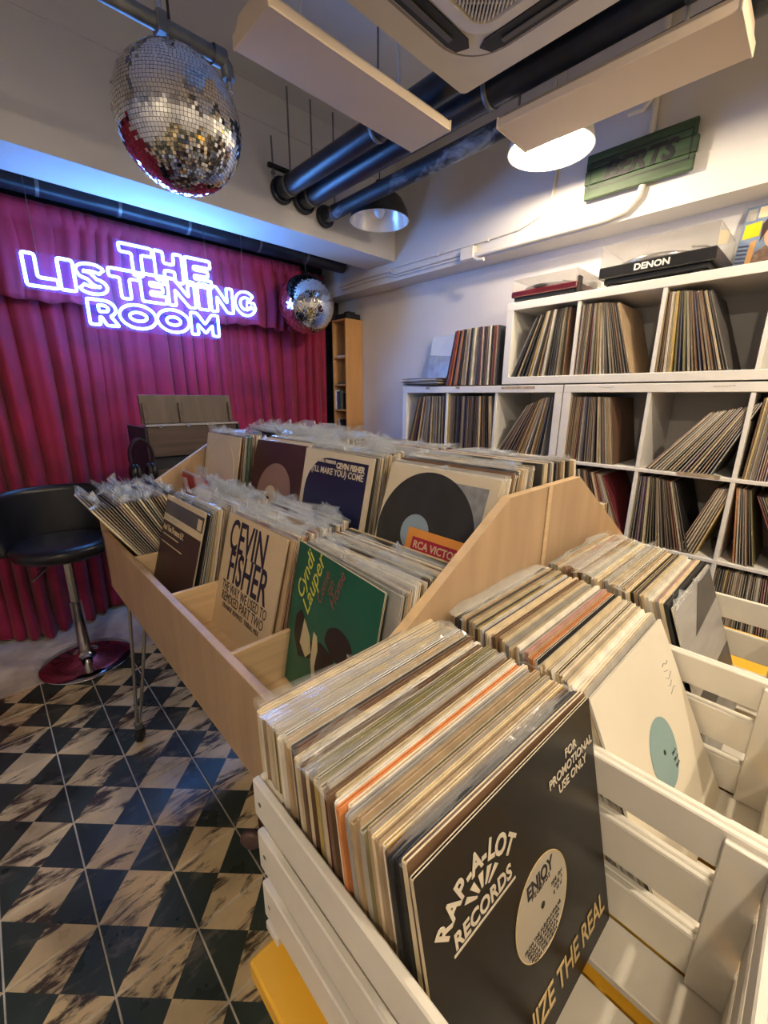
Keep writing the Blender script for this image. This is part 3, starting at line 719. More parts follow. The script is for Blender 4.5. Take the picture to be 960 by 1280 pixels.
flat([(.10, .682), (.40, .682), (.40, .69), (.10, .69)], mb=lg)
onto(rp, lg, 'logo_print', M_silver)
pr_ = MB()
for i, s_ in enumerate(('FOR', 'PROMOTIONAL', 'USE ONLY')): pr_.mesh(text(s_, .0150, off=.0003), put(None, .815, .885-.05*i, d=.0008))
onto(rp, pr_, 'promo_print', M_silver)
rl = MB().mesh(text('RECOGNIZE THE REAL', .040, off=.0004, sx=.74, space=.95), put(None, .50, .125, d=.0008))
onto(rp, rl, 'title_print', M_gold)

GB = 'records in the crate with the white front sleeve'
stack((.6845, .012, ZC), 'Y', 39, .449, .03, 0, 0, 'behind the white blue-labelled sleeve', GB, WC, ('low', 'fold'), .16, tr=(.004, .0062), side=.0055, fmat=M_milk, prev0=(.004, .449))
wr = record((.679, .012, ZC), 'Y', .449, -.012, .004, 'white', 'plain white record sleeve with pale blue round label at the crate front', 'featured records', cover=mat('white_sleeve', (.76, .70, .58), .5, vary=.04), edge=PM['white'])
lab = MB(); flat(arc(.5, .5, .16, .16, 0, 351, 40), mb=lab); onto(wr, lab, 'centre_label', mat('label_blue', (.23, .36, .38), .5, vary=.05))
hole = MB(); flat(arc(.5, .5, .012, .012, 0, 345, 16), .0009, .0003, mb=hole)
for i in range(3): hole.mesh(text('Side A', .007), put(None, .60, .45-.03*i, d=.001))
onto(wr, hole, 'label_print', M_ink)
sb = MB()
for i in range(5): sb.tube([((.30+.03*j)*S, -.0005, (.80-.035*i+.01*math.sin(j*2.1+i))*S) for j in range(4-(i % 2))], .0005, 4)
onto(wr, sb, 'pencil_scribble', PM['grey'])
GC = 'records in the crate with the grey banded sleeve'
stack((1.0325, .026, ZC), 'Y', 36, .36, .03, 0, 0, 'behind the grey banded sleeve', GC, WC, ('low', 'fold'), .15, tr=(.0045, .0068), side=.0055, fmat=M_milk, prev0=(.004, .36))
gr = record((1.0325, .026, ZC), 'Y', .36, .0, .004, 'grey', 'grey banded record in clear plastic at the crate front by the shelf', 'featured records', cover=mat('grey_print', (.36, .35, .34), .3, vary=.25, scale=9, stretch=(.4, 1, 3)), edge=PM['white'], flap='low')
bd = MB(); flat([(0.02, .25), (.98, .25), (.98, .42), (.02, .42)], mb=bd); flat([(.3, .72), (.98, .76), (.98, .98), (.6, .98)], mb=bd)
onto(gr, bd, 'dark_band', PM['charcoal'])

# ---------------------------------------------------------------- the record browser: two halves back to back
TY0, TYE = .402, 1.845
DIV = (.752, 1.110, 1.470)
def browser(flip, label):
    t = thing('record_browser', (.58 if not flip else 1.19, 1.12, 0), label, 'record bin')
    def X(a): return a if not flip else 1.772-a
    def bx(name, a, b_, y0, y1, z0, z1, m=M_ply):
        x0, x1 = sorted((X(a), X(b_))); return MB().bbox(x0, x1, y0, y1, z0, z1, .0015).build(name, m, t)
    prof = [(.270, .672), (.270, .948), (.722, 1.213), (.884, 1.213), (.884, .672)]
    for y in (TY0, TYE-.018):
        P = [(X(a), z) for a, z in prof]
        if flip: P = P[::-1]
        T = Matrix(((1, 0, 0, 0), (0, 0, -1, y+.018), (0, 1, 0, 0), (0, 0, 0, 1)))
        MB().prism(P, .018, T, 0, 1).build('end_panel', [M_ply, M_plyedge], t)
    ya, yb_ = TY0+.0185, TYE-.0185
    bx('front_board', .270, .288, ya-.018, yb_+.018, .672, .902).data.materials.append(M_plyedge)
    bx('bin_floor', .2885, .600, ya, yb_, .768, .7835, M_plyedge)
    bx('riser', .601, .613, ya, yb_, .70, .928)
    bx('bin_floor', .601, .866, ya, yb_, .929, .9415, M_plyedge)
    bx('back_board', .867, .8845, ya, yb_, .672, 1.15)
    bx('base_board', .2885, .866, ya, yb_, .672, .688)
    for y in DIV:
        bx('divider', .2885, .600, y-.006, y+.006, .784, .896, M_plyedge); bx('divider', .614, .866, y-.006, y+.006, .942, 1.05, M_plyedge)
    for (lx, ly, top) in ((.262, 1.745, (.300, 1.72, .330, 1.60)), (.80, 1.745, (.78, 1.72, .82, 1.6)), (.80, .60, (.78, .62, .82, .72))):
        MB().tube([(X(top[0]), top[1], .671), (X(lx)-.004, ly, .088)], .0065, 8).tube([(X(top[2]), top[3], .671), (X(lx)+.006, ly-.006, .088)], .0065, 8).build('hairpin_leg', M_chrome, t)
        k = MB().bbox(X(lx)-.014, X(lx)+.014, ly-.014, ly+.014, .062, .092, .003).build('caster_fork', M_steel, t)
        W = Matrix.Translation((X(lx), ly, .031)) @ Matrix.Rotation(PI/2, 4, 'Y') @ Matrix.Rotation(.6, 4, 'X')
        MB().lathe([(0, -.011), (.024, -.011), (.030, -.008), (.030, .008), (.024, .011), (0, .011)], n=20, T=W).build('caster_wheel', M_rubber, t)
    if not flip:
        MB().bbox(.8805, .8975, .3988, .4018, .675, 1.212, .001).build('edge_strip', M_plyedge, t)
        MB().bbox(.415, .485, .93, 1.0, .03, .671, .003).build('wooden_post', M_dark, t)
        W = Matrix.Translation((.396, 1.02, .034)) @ Matrix.Rotation(PI/2, 4, 'Y') @ Matrix.Rotation(-.7, 4, 'X')
        MB().lathe([(0, -.012), (.026, -.012), (.034, -.008), (.034, .008), (.026, .012), (0, .012)], n=20, T=W).build('caster_wheel', mat('caster_brown', (.16, .10, .09), .3), t)
    return t
browser(False, 'birch plywood record bin on hairpin legs facing the tiled floor')
browser(True, 'birch plywood record bin facing the white shelving, back to back with its twin')
ZF, ZB = .784, .942
WB_ = {'cream': 6, 'tan': 6, 'white': 6, 'grey': 5, 'black': 4, 'charcoal': 4, 'brown': 4, 'maroon': 1, 'orange': 1, 'olive': 2, 'navy': 2, 'mustard': 1, 'green': 1}
# front tier, near compartment: the green sleeve
stack((.385, .583, ZF), 'X', 25, .195, .07, -.10, .0, 'behind the dark green sleeve', 'records behind the dark green sleeve', WB_, ('low', 'tall', 'low'), .28, tr=(.004, .0066), side=.003, prev0=(.0035, .195))
g_ = record((.385, .605, ZF+.002), 'X', .195, -.13, .0035, 'green', 'dark green record sleeve with yellow script lettering and dark figure', 'featured records', cover=mat('cover_green', (.012, .115, .070), .35, vary=.12, scale=3), edge=PM['cream'])
ye = mat('script_yellow', (.72, .66, .10), .5); pk = mat('script_red', (.30, .10, .09), .5)
a_ = MB().mesh(text('Cyndi', .048, shear=.35, off=.0001, sx=.95), put(None, .15, .79, rot=1.28, d=.0008)).mesh(text('Lauper', .050, shear=.35, off=.0001, sx=.98), put(None, .27, .77, rot=1.28, d=.0008))
onto(g_, a_, 'title_lettering', ye)
a_ = MB().mesh(text('Come', .030, shear=.35, off=.0001), put(None, .40, .80, rot=1.28, d=.0008)).mesh(text('on', .030, shear=.35, off=.0001), put(None, .48, .83, rot=1.28, d=.0008)).mesh(text('Home', .032, shear=.35, off=.0001), put(None, .56, .84, rot=1.28, d=.0008))
onto(g_, a_, 'subtitle_lettering', pk)
fg = MB()
hat = [(.50, .50)]+arc(.66, .53, .155, .105, 175, -75, 14)+[(.60, .44)]
flat(hat, mb=fg)
flat([(.10, .50), (.16, .56), (.22, .52), (.30, .40), (.46, .46), (.62, .44), (.70, .33), (.82, .31), (.98, .22), (1.0, .02), (.46, .01), (.44, .18), (.36, .30), (.20, .24), (.10, .36)], mb=fg, d=.0003)
onto(g_, fg, 'dark_figure', mat('figure_dark', (.022, .012, .014), .45))
sk = MB()
flat([(.22, .52), (.20, .34), (.30, .28), (.36, .34), (.32, .44)], mb=sk, d=.0006)
flat([(.36, .49), (.41, .48), (.44, .40), (.43, .28), (.52, .10), (.47, .08), (.37, .30)], mb=sk, d=.0006)
flat([(.58, .26), (.60, .13), (.66, .12), (.62, .20)], mb=sk, d=.0006)
onto(g_, sk, 'pale_shapes', mat('figure_pale', (.66, .56, .32), .5))
# second compartment: the cream typographic sleeve
stack((.378, .940, ZF), 'X', 28, .262, .06, 0, 0, 'behind the cream lettered sleeve', 'records behind the cream lettered sleeve', WB_, ('tall', 'tall', 'low'), .5, tr=(.004, .0065), side=.005, prev0=(.0035, .262))
cv = record((.378, .948, ZF), 'X', .262, -.02, .0035, 'cream', 'cream record sleeve with tall navy lettering filling the cover', 'featured records', cover=mat('cover_cream', (.68, .53, .33), .5, vary=.04), edge=PM['cream'])
a_ = MB().mesh(text('CEVIN', .118, off=.0016, sx=.62, space=1.0), put(None, .42, .82, d=.0008)).mesh(text('FISHER', .118, off=.0016, sx=.62, space=1.0), put(None, .50, .56, d=.0008))
a_.mesh(text('THE WAY WE USED TO', .036, sx=.66), put(None, .50, .385, d=.0008)).mesh(text('REMIXED PART TWO', .036, sx=.70), put(None, .50, .295, d=.0008))
a_.mesh(text('FRANKIE REMIXES  TRIBAL MIX', .018, sx=.85), put(None, .50, .22, d=.0008))
onto(cv, a_, 'cover_lettering', M_inkblue)
# third compartment: the brown sleeve
stack((.325, 1.293, ZF), 'X', 32, .282, .06, 0, 0, 'behind the dark brown sleeve', 'records behind the dark brown sleeve', WB_, ('tall', 'tall', 'low'), .5, tr=(.004, .0065), side=.005, prev0=(.0035, .282))
bw = record((.325, 1.300, ZF), 'X', .282, .0, .0035, 'brown', 'dark brown record sleeve with cream and grey bands across its top', 'featured records', cover=mat('cover_brown', (.055, .028, .026), .45, vary=.1), edge=PM['cream'])
a_ = MB(); flat([(0, .74), (1, .74), (1, 1), (0, 1)], mb=a_); onto(bw, a_, 'cream_band', M_tan)
a_ = MB(); flat([(0, .81), (1, .81), (1, .95), (0, .95)], d=.0006, mb=a_); onto(bw, a_, 'grey_band', mat('band_grey', (.085, .080, .095), .4, vary=.3))
a_ = MB(); flat([(.87, .82), (.97, .82), (.97, .92), (.87, .92)], d=.0008, mb=a_); onto(bw, a_, 'price_sticker', M_tan)
a_ = MB().mesh(text('And The Dreams E.P.', .026, off=.0006, sx=.8, ax='LEFT'), put(None, .03, .675, d=.0008))
flat([(.05, .60), (.50, .60), (.50, .61), (.05, .61)], mb=a_, d=.0006); flat([(.05, .52), (.62, .52), (.62, .53), (.05, .53)], mb=a_, d=.0006)
onto(bw, a_, 'cover_lettering', M_tan)
a_ = MB().mesh(text('Made to Matter', .022, sx=.8, ax='LEFT'), put(None, .03, .775, d=.001)); onto(bw, a_, 'band_lettering', PM['grey'])
# far compartment: records fallen forward over the front board
pos = .370
tc_ = ['cream']+[R_.choice(('cream', 'tan', 'black', 'black', 'charcoal', 'charcoal', 'brown', 'brown', 'grey', 'pink')) for _ in range(27)]
for i in range(28):
    t_ = R_.uniform(.004, .006); tl = -.56+.20*(i/27); c = tc_[i]
    record((pos, 1.655+R_.uniform(-.005, .005), ZF+.002+.20*0), 'X', tl, 0, t_, c, neigh(tc_, i)+' toppled towards the bar stool', 'records leaning over the front board by the stool', flap='tall' if R_.random() < .5 else None)
    pos += t_/math.cos(tl)+.0012
for k, (c, lb, xx) in enumerate((('maroon', 'bright red record sleeve in clear plastic upright at the back of the far low bin', .585),)):
    record((xx, 1.655, ZF), 'X', -.03, 0, .005, c, lb, 'featured records', cover=mat('cover_red', (.50, .025, .035), .4, vary=.08), flap='tall')
# upper tier
def tier(y, n, x, tl, where, grp, fp):
    return stack((x, y, ZB), 'X', n, tl, .06, 0, 0, where, grp, WB_, ('low', 'low', 'tall'), fp, tr=(.0045, .0075), side=.005, prev0=(.0035, tl))
tier(.585, 17, .631, .318, 'behind the bare black disc', 'records behind the bare black disc', .35)
ds = record((.631, .585, ZB), 'X', .318, -.03, .0035, 'cream', 'cream die cut sleeve showing a whole black disc in crumpled plastic', 'featured records', cover=M_cream, edge=PM['cream'])
a_ = MB(); flat(arc(.46, .52, .455, .455, 0, 354, 60), mb=a_); onto(ds, a_, 'black_disc', M_vinyl)
a_ = MB(); flat(arc(.40, .52, .135, .135, 0, 351, 36), d=.0009, mb=a_); onto(ds, a_, 'disc_label', mat('label_powder', (.30, .42, .52), .5, vary=.1))
a_ = MB(); flat([(.64, .58), (.93, .58), (.93, .93), (.60, .93)], d=.0003, th=.0003, mb=a_); onto(ds, a_, 'grey_print', mat('print_grey', (.27, .28, .30), .5, vary=.25, scale=60))
a_ = MB(); V = []; nn = 26
for j in range(nn+1):
    for i in range(nn+1):
        x, z = (i/nn-.5)*S*1.01, j/nn*S*1.01
        V.append((x, -.0045-.0026*math.sin(i*.9+2*math.sin(j*.35))*math.sin(j*.7+1.3*math.sin(i*.4))-.0014*math.sin(i*2.3+j*1.7), z))
a_.add(V, [(j*(nn+1)+i, j*(nn+1)+i+1, (j+1)*(nn+1)+i+1, (j+1)*(nn+1)+i) for j in range(nn) for i in range(nn)], 0, True)
onto(ds, a_, 'crumpled_plastic', plastic('crumpled_clear', (.75, .74, .72), .01, rough=.12, span=.24, bump=.9, bscale=22))
s7 = record((.612, .530, ZB), 'X', .322, -.02, .002, 'mustard', 'small orange and red single sleeve in front of the bare black disc', 'featured records', cover=mat('cover_orange', (.80, .33, .06), .5, vary=.06), edge=PM['mustard'], wd=.182, ht=.182)
a_ = MB(); rd = mat('print_crimson', (.42, .018, .045), .5)
flat([(.10, .72), (.90, .72), (.78, .90), (.10, .90)], mb=a_, wd=.182, ht=.182); flat([(.58, .08), (.92, .08), (.92, .66), (.58, .50)], mb=a_, wd=.182, ht=.182)
flat([(.10, .10), (.46, .10), (.46, .50), (.10, .66)], mb=a_, wd=.182, ht=.182)
onto(s7, a_, 'red_panels', rd)
a_ = MB().mesh(text('RCA VICTOR', .0235, off=.0006, sx=.92), put(None, .48, .81, d=.0009, wd=.182, ht=.182))
onto(s7, a_, 'cover_lettering', M_tan)
a_ = MB().mesh(text('RECORDS', .012), put(None, .75, .30, rot=1.5, d=.0009, wd=.182, ht=.182)); onto(s7, a_, 'side_lettering', M_tan)
tier(.931, 16, .640, .216, 'behind the navy sleeve', 'records behind the navy sleeve', .4)
nv = record((.640, .930, ZB), 'X', .216, -.02, .0035, 'cream', 'navy panel record sleeve with cream border and white lettering', 'featured records', cover=M_cream, edge=PM['cream'])
a_ = MB(); flat([(.06, 0), (.94, 0), (.94, .94), (.40, .94)]+arc(.40, .60, .34, .34, 95, 178, 10)[1:]+[(.06, .5)], mb=a_); onto(nv, a_, 'navy_panel', mat('cover_navy', (.012, .016, .060), .35, vary=.2, scale=3))
a_ = MB().mesh(text('CEVIN FISHER', .022, off=.0010, sx=.9, ax='RIGHT'), put(None, .90, .885, d=.001)).mesh(text("(I'LL MAKE YOU) COME", .025, off=.0004, sx=.92, ax='RIGHT'), put(None, .90, .82, d=.001))
a_.mesh(text('SUBLIMINAL PRESENTS', .012, off=.0006, sx=.95, ax='RIGHT'), put(None, .50, .905, d=.001))
onto(nv, a_, 'cover_lettering', M_cream)
a_ = MB(); flat([(.39, .29), (.45, .43), (.475, .43), (.485, .36), (.50, .43), (.525, .43), (.56, .28), (.51, .34), (.475, .31), (.455, .35)], d=.0007, mb=a_); onto(nv, a_, 'logo_mark', M_cream)
tier(1.290, 14, .655, .289, 'behind the chocolate circle sleeve', 'records behind the chocolate disc sleeve', .45)
cc = record((.655, 1.292, ZB), 'X', .289, .03, .0045, 'orange', 'chocolate record sleeve with large pale circle and orange edge', 'featured records', cover=mat('cover_choc', (.060, .024, .020), .4, vary=.12), edge=mat('edge_orange', (.62, .19, .03), .5))
a_ = MB(); flat(arc(.52, .44, .33, .33, 0, 354, 50), mb=a_); onto(cc, a_, 'pale_circle', mat('cover_taupe', (.30, .18, .14), .5, vary=.06))
a_ = MB(); flat(arc(.47, .40, .12, .12, 0, 351, 30), d=.0007, mb=a_); onto(cc, a_, 'cream_circle', M_tan)
a_ = MB(); flat(arc(.44, .36, .035, .035, 0, 345, 18), d=.001, mb=a_); onto(cc, a_, 'centre_dot', M_ink)
tier(1.650, 14, .632, .205, 'behind the plain cream sleeve', 'records behind the plain cream sleeve', .5)
pc = record((.632, 1.650, ZB), 'X', .205, -.01, .0035, 'cream', 'plain aged cream record sleeve with a faint ring and small scribble', 'featured records', cover=mat('cover_aged', (.70, .58, .38), .55, vary=.07, scale=4), edge=PM['tan'])
a_ = MB(); a_.tube([((.40*math.cos(q*PI/30))*S, -.0006, (.55+.40*math.sin(q*PI/30))*S) for q in range(60)], .0011, 4, closed=True); onto(pc, a_, 'ring_wear', M_tan)
a_ = MB(); a_.tube([((.08*math.cos(q*.5)+.02)*S, -.0006, (.36+.09*math.sin(q*.5))*S) for q in range(12)], .0012, 4); onto(pc, a_, 'pen_scribble', M_ink)

# upper shelf row: individual records with spines outward
def shelf_row(y0, n, tilts, z, where, grp, weights, direction=-1, tr=(.0045, .0085)):
    """records side by side along the shelf starting at y0 and going towards -Y; tilt>0 leans the top to -Y"""
    keys = [k for k, n_ in weights.items() for _ in range(n_)]; y = y0
    for i in range(n):
        u = i/max(1, n-1); q = u*(len(tilts)-1); k = min(int(q), len(tilts)-2); tl = tilts[k]+(tilts[k+1]-tilts[k])*(q-k)
        t = R_.uniform(*tr); c = R_.choice(keys)
        yield y, tl, t, c
        nq = min(1, (i+1)/max(1, n-1))*(len(tilts)-1); nk = min(int(nq), len(tilts)-2); ntl = tilts[nk]+(tilts[nk+1]-tilts[nk])*(nq-nk)
        y -= t/math.cos(tl)+max(0, S*(math.sin(tl)-math.sin(ntl)))+.0006
WS = {'cream': 5, 'tan': 4, 'white': 3, 'grey': 4, 'black': 6, 'charcoal': 6, 'brown': 5, 'maroon': 3, 'orange': 1, 'olive': 2, 'navy': 3, 'purple': 1, 'mustard': 1}
CX = XS+.012+S/2
def put_shelf(gen, z, where, grp):
    L_ = list(gen); cs = [q[3] for q in L_]
    for i_, (y, tl, t, c) in enumerate(L_):
        # record local +y (back) points to -Y here
        o = bpy.data.objects.new('vinyl_record', sleeve_mesh(t)); COL.objects.link(o)
        o.matrix_world = Matrix.Translation((CX+R_.uniform(-.006, .010), y, z+t*abs(math.sin(tl))+.0008)) @ Matrix.Rotation(PI, 4, 'Z') @ Matrix.Rotation(-tl, 4, 'X')
        tag(o, neigh(cs, i_).replace('edged', 'spined')+' '+where, 'record', grp)
        for i, m in enumerate((PM[c], PM[c])): o.material_slots[i].link = 'OBJECT'; o.material_slots[i].material = m
ZU = 1.4705+.038
put_shelf(shelf_row(1.278, 24, (.40, .24, .06, 0), ZU, '', '', WS, tr=(.0048, .0080)), ZU, 'under the maroon turntable', 'records under the maroon turntable')
put_shelf(shelf_row(.928, 22, (0, 0, -.10, -.24, -.30), ZU, '', '', WS, tr=(.0048, .0080)), ZU, 'under the big black turntable', 'records under the big black turntable')
put_shelf(shelf_row(.576, 20, (-.02, -.06, -.18, -.28, -.34), ZU, '', '', WS, tr=(.0050, .0085)), ZU, 'below the portrait sleeve', 'records below the portrait sleeve')
print('individual records', NREC[0])

# all remaining records of the shelves and of the far half of the browser: one object
rs = MB(); RSM = [PM[k] for k in PKEYS]+[M_paper]
def add_slv(T, t, c, ht=S):
    i = PKEYS.index(c); h = S/2
    rs.box(-h, h, 0, t*.32, 0, ht, i, T); rs.box(-h, h, t*.68, t, 0, ht, i, T); rs.box(-h+.0012, h-.002, t*.3, t*.7, .001, ht-.003, len(PKEYS), T); rs.box(-h, -h+.0012, t*.3, t*.7, 0, ht, i, T)
def stuff_row(y0, n, tilts, z, weights=WS, tr=(.0045, .0085)):
    for y, tl, t, c in shelf_row(y0, n, tilts, z, '', '', weights, tr=tr):
        add_slv(Matrix.Translation((CX+R_.uniform(-.006, .012), y, z+t*abs(math.sin(tl))+.0008)) @ Matrix.Rotation(PI, 4, 'Z') @ Matrix.Rotation(-tl, 4, 'X'), t, c)
# cubes: left unit columns start at these y, right unit likewise
ZR = [.038+r*.351 for r in range(4)]           # z of each row floor, bottom to top
LC = [2.083-.038-k*.351-.002 for k in range(3)]; RC = [.964-.038-k*.351-.002 for k in range(4)]
stuff_row(LC[0]-.003, 34, (.28, .12, 0, 0), ZR[3]); stuff_row(LC[1], 44, (0, 0, -.02, -.10), ZR[3]); stuff_row(LC[2]-.015, 18, (.56, .36, .10), ZR[3])
stuff_row(RC[0], 26, (0, 0, -.06, -.14, -.17), ZR[3]); stuff_row(RC[1]-.02, 19, (.66, .54, .36), ZR[3], tr=(.005, .009))
WG = dict(WS); WG.update({'mustard': 8, 'olive': 6, 'tan': 8})
stuff_row(RC[2]-.012, 44, (.035, .02, .0), ZR[3], WG); stuff_row(RC[3], 40, (0, -.05, -.1), ZR[3])
stuff_row(RC[0], 30, (-.05, -.2, -.42), ZR[2]); stuff_row(RC[1], 20, (0, -.06, -.16, -.24, -.30), ZR[2]); stuff_row(RC[1]-.192, 7, (.32, .26), ZR[2])
stuff_row(RC[2]-.045, 7, (-.13, -.20), ZR[2]); stuff_row(RC[2]-.20, 14, (-.42, -.50), ZR[2]); stuff_row(RC[3], 40, (0, -.1), ZR[2])
for r in (0, 1):
    for c0 in LC+RC: stuff_row(c0, 34, (0, -.05, -.14), ZR[r])
for c0 in LC: stuff_row(c0, 36, (0, -.04, -.12), ZR[2])
# records standing on top of the left unit
WT = {'maroon': 5, 'black': 4, 'charcoal': 3, 'brown': 4, 'tan': 4, 'cream': 5, 'orange': 3, 'purple': 2, 'white': 2, 'olive': 1}
stuff_row(1.735, 44, (.20, .07, 0, 0), 1.4705, WT, tr=(.0048, .0078))
# far half of the browser (faces the shelves)
def stuff_bin(y, n, x, z, tl0, tl1, tr=(.0045, .0075), wts=WB_):
    keys = [k for k, n_ in wts.items() for _ in range(n_)]; px = x; prev = None
    for i in range(n):
        tl = tl0+(tl1-tl0)*(i+1)/n; t = R_.uniform(*tr)
        if prev: px -= prev[0]/math.cos(prev[1])+max(0, S*(math.sin(prev[1])-math.sin(tl)))+.0004
        prev = (t, tl); add_slv(pose((px, y+R_.uniform(-.006, .006), z+t*abs(math.sin(tl))+.001), 'B', tl), t, R_.choice(keys))
for i, y in enumerate((.585, .931, 1.290, 1.650)):
    stuff_bin(y, 26, 1.772-.632, ZB, .24, .05); stuff_bin(y, 28, 1.772-.340, ZF, .26, .06, wts={'cream': 8, 'mustard': 4, 'tan': 5, 'black': 4, 'charcoal': 4, 'white': 4})
tag(rs.build('packed_records', RSM), 'rows of records filling the lower shelf cubes and the bin facing the shelves', 'records', kind='stuff')
# crinkled plastic standing over that far bin
cp = MB()
for i, y in enumerate((.585, .931, 1.290, 1.650)):
    for k in range(11 if i > 1 else 7):
        me = flap_mesh(R_.choice(('tall', 'low', 'low')) if i < 2 else 'tall', R_.randrange(9)); cp.mesh(me, pose((1.772-.66-.022*k, y, ZB+.004), 'B', .18-.012*k))
tag(cp.build('plastic_bags', M_clear), 'crinkled clear plastic record bags standing up from the bin facing the shelves', 'plastic bags', kind='stuff')

# ---------------------------------------------------------------- on the shelves
# flat stack of records
for i in range(9):
    t_ = .0045
    o = bpy.data.objects.new('vinyl_record', sleeve_mesh(t_)); COL.objects.link(o); c = ('grey', 'charcoal', 'cream', 'black', 'tan', 'grey', 'white', 'charcoal', 'grey')[i]
    o.matrix_world = Matrix.Translation((XS+.165+R_.uniform(-.02, .01), 1.915+R_.uniform(-.02, .04), 1.4705+i*.0052+.0002)) @ Matrix.Rotation(R_.uniform(-.08, .08), 4, 'Z') @ Matrix.Rotation(PI/2, 4, 'X') @ Matrix.Translation((0, 0, -S/2))
    o.matrix_world = Matrix.Translation((0, 0, t_)) @ o.matrix_world
    tag(o, f'{c} record lying flat in the loose pile on the left shelf unit', 'record', 'records lying flat on the left shelf unit')
    for k, m in enumerate((PM[c], PM[c])): o.material_slots[k].link = 'OBJECT'; o.material_slots[k].material = m
wl = record((2.47, 1.985, 1.5215), 'X', .17, 0, .004, 'white', 'record in shiny wrap with white top half leaning against the wall', 'featured records', cover=mat('cover_white', (.72, .80, .86), .2, vary=.05), flap=None, wd=.30, ht=.30)
a_ = MB(); flat([(0, 0), (1, 0), (1, .50), (0, .58)], mb=a_, wd=.30, ht=.30); onto(wl, a_, 'grey_panel', mat('print_greyblue', (.34, .38, .44), .25, vary=.3, scale=20))
a_ = MB(); V = []; nn = 18
for j in range(nn+1):
    for i in range(nn+1): V.append(((i/nn-.5)*.304, -.003-.002*math.sin(i*1.1+j*.6)*math.sin(j*1.3), j/nn*.304))
a_.add(V, [(j*(nn+1)+i, j*(nn+1)+i+1, (j+1)*(nn+1)+i+1, (j+1)*(nn+1)+i) for j in range(nn) for i in range(nn)], 0, True); onto(wl, a_, 'shrink_wrap', M_dust)

ZT = 1.4705+.411
# maroon turntable
tt = thing('turntable', (2.32, 1.14, ZT), 'slim maroon turntable under a low clear dust cover', 'turntable')
M_mar = mat('maroon_lacquer', (.075, .008, .013), .25, vary=.1)
x0, x1, y0, y1 = 2.185, 2.49, .972, 1.318
MB().bbox(x0, x1, y0, y1, ZT+.030, ZT+.058, .004).build('plinth', M_mar, tt)
MB().bbox(x0+.012, x1-.012, y0+.02, y1-.012, ZT+.012, ZT+.030, .003).build('base', M_rubber, tt)
for (x, y) in ((x0+.03, y0+.04), (x0+.03, y1-.035), (x1-.03, y0+.04), (x1-.03, y1-.035)): MB().lathe([(0, 0), (.018, 0), (.020, .012), (0, .013)], (x, y, ZT), 14).build('foot', M_rubber, tt)
MB().lathe([(0, .058), (.142, .058), (.145, .062), (.145, .074), (.142, .076), (0, .076)], (2.33, 1.16, ZT), 40).build('platter', M_rubber, tt)
MB().tube([(2.46, 1.005, ZT+.085), (2.40, 1.01, ZT+.088), (2.24, 1.07, ZT+.084)], .004, 8).build('tonearm', M_chrome, tt)
MB().lathe([(0, .058), (.020, .058), (.020, .092), (.012, .10), (0, .10)], (2.455, 1.005, ZT), 16).build('arm_base', M_rubber, tt)
MB().bbox(x0+.02, x0+.055, y0-.005, y0+.012, ZT+.012, ZT+.085, .004).build('motor_knob', M_rubber, tt)
def cover(x0, x1, y0, y1, za, zb, sl, par):
    h = MB(); th = .003; s = sl
    h.box(x0, x1, y0, y0+th, za, zb); h.box(x0, x1, y1-th, y1, za, zb); h.box(x0, x0+th, y0+th, y1-th, za, zb); h.box(x1-th, x1, y0+th, y1-th, za, zb); h.box(x0, x1, y0, y1, zb, zb+th)
    c = h.build('dust_cover', M_dust, par)
    e = MB()
    for a, b_ in (((x0, y0, zb+th), (x0, y1, zb+th)), ((x1, y0, zb+th), (x1, y1, zb+th)), ((x0, y0, zb+th), (x1, y0, zb+th)), ((x0, y1, zb+th), (x1, y1, zb+th)), ((x0, y0, za), (x0, y0, zb)), ((x0, y1, za), (x0, y1, zb))):
        e.tube([a, b_], .0009, 4)
    o = e.build('cover_edge', mat('edge_grey', (.28, .26, .25), .3), c, local=False); return c
cover(x0+.004, x1-.004, y0+.004, y1-.004, ZT+.0585, ZT+.112, 0, tt)
# big black turntable
tt = thing('turntable', (2.34, .655, ZT), 'large black turntable with tall clear dust cover and white maker name', 'turntable')
x0, x1, y0, y1 = 2.178, 2.52, .438, .872
M_tb = mat('turntable_black', (.014, .014, .016), .32)
MB().bbox(x0, x1, y0, y1, ZT+.040, ZT+.088, .004).build('plinth', M_tb, tt)
MB().bbox(x0+.018, x1-.018, y0+.02, y1-.02, ZT+.018, ZT+.040, .003).build('base', M_rubber, tt)
for (x, y) in ((x0+.045, y0+.055), (x0+.045, y1-.055), (x1-.045, y0+.055), (x1-.045, y1-.055)): MB().lathe([(0, 0), (.030, 0), (.034, .006), (.026, .018), (0, .019)], (x, y, ZT), 18).build('foot', M_tb, tt)
MB().lathe([(0, .088), (.155, .088), (.160, .093), (.160, .106), (.152, .110), (0, .110)], (2.345, .675, ZT), 44).build('platter', M_chrome, tt)
MB().tube([(2.47, .485, ZT+.125), (2.40, .490, ZT+.128), (2.30, .50, ZT+.124), (2.25, .54, ZT+.120)], .0042, 8).build('tonearm', M_chrome, tt)
MB().lathe([(0, .088), (.028, .088), (.028, .112), (.014, .132), (0, .132)], (2.465, .485, ZT), 18).build('arm_base', M_tb, tt)
MB().mesh(text('DENON', .034, ext=.0004, off=.0012, sx=1.1), Matrix.Translation((x0-.0006, .660, ZT+.064)) @ Matrix(((0, 0, -1, 0), (-1, 0, 0, 0), (0, 1, 0, 0), (0, 0, 0, 1)))).build('maker_name', mat('print_white', (.85, .83, .78), .5), tt)
cover(x0+.004, x1-.02, y0+.004, y1-.004, ZT+.0885, ZT+.170, 0, tt)
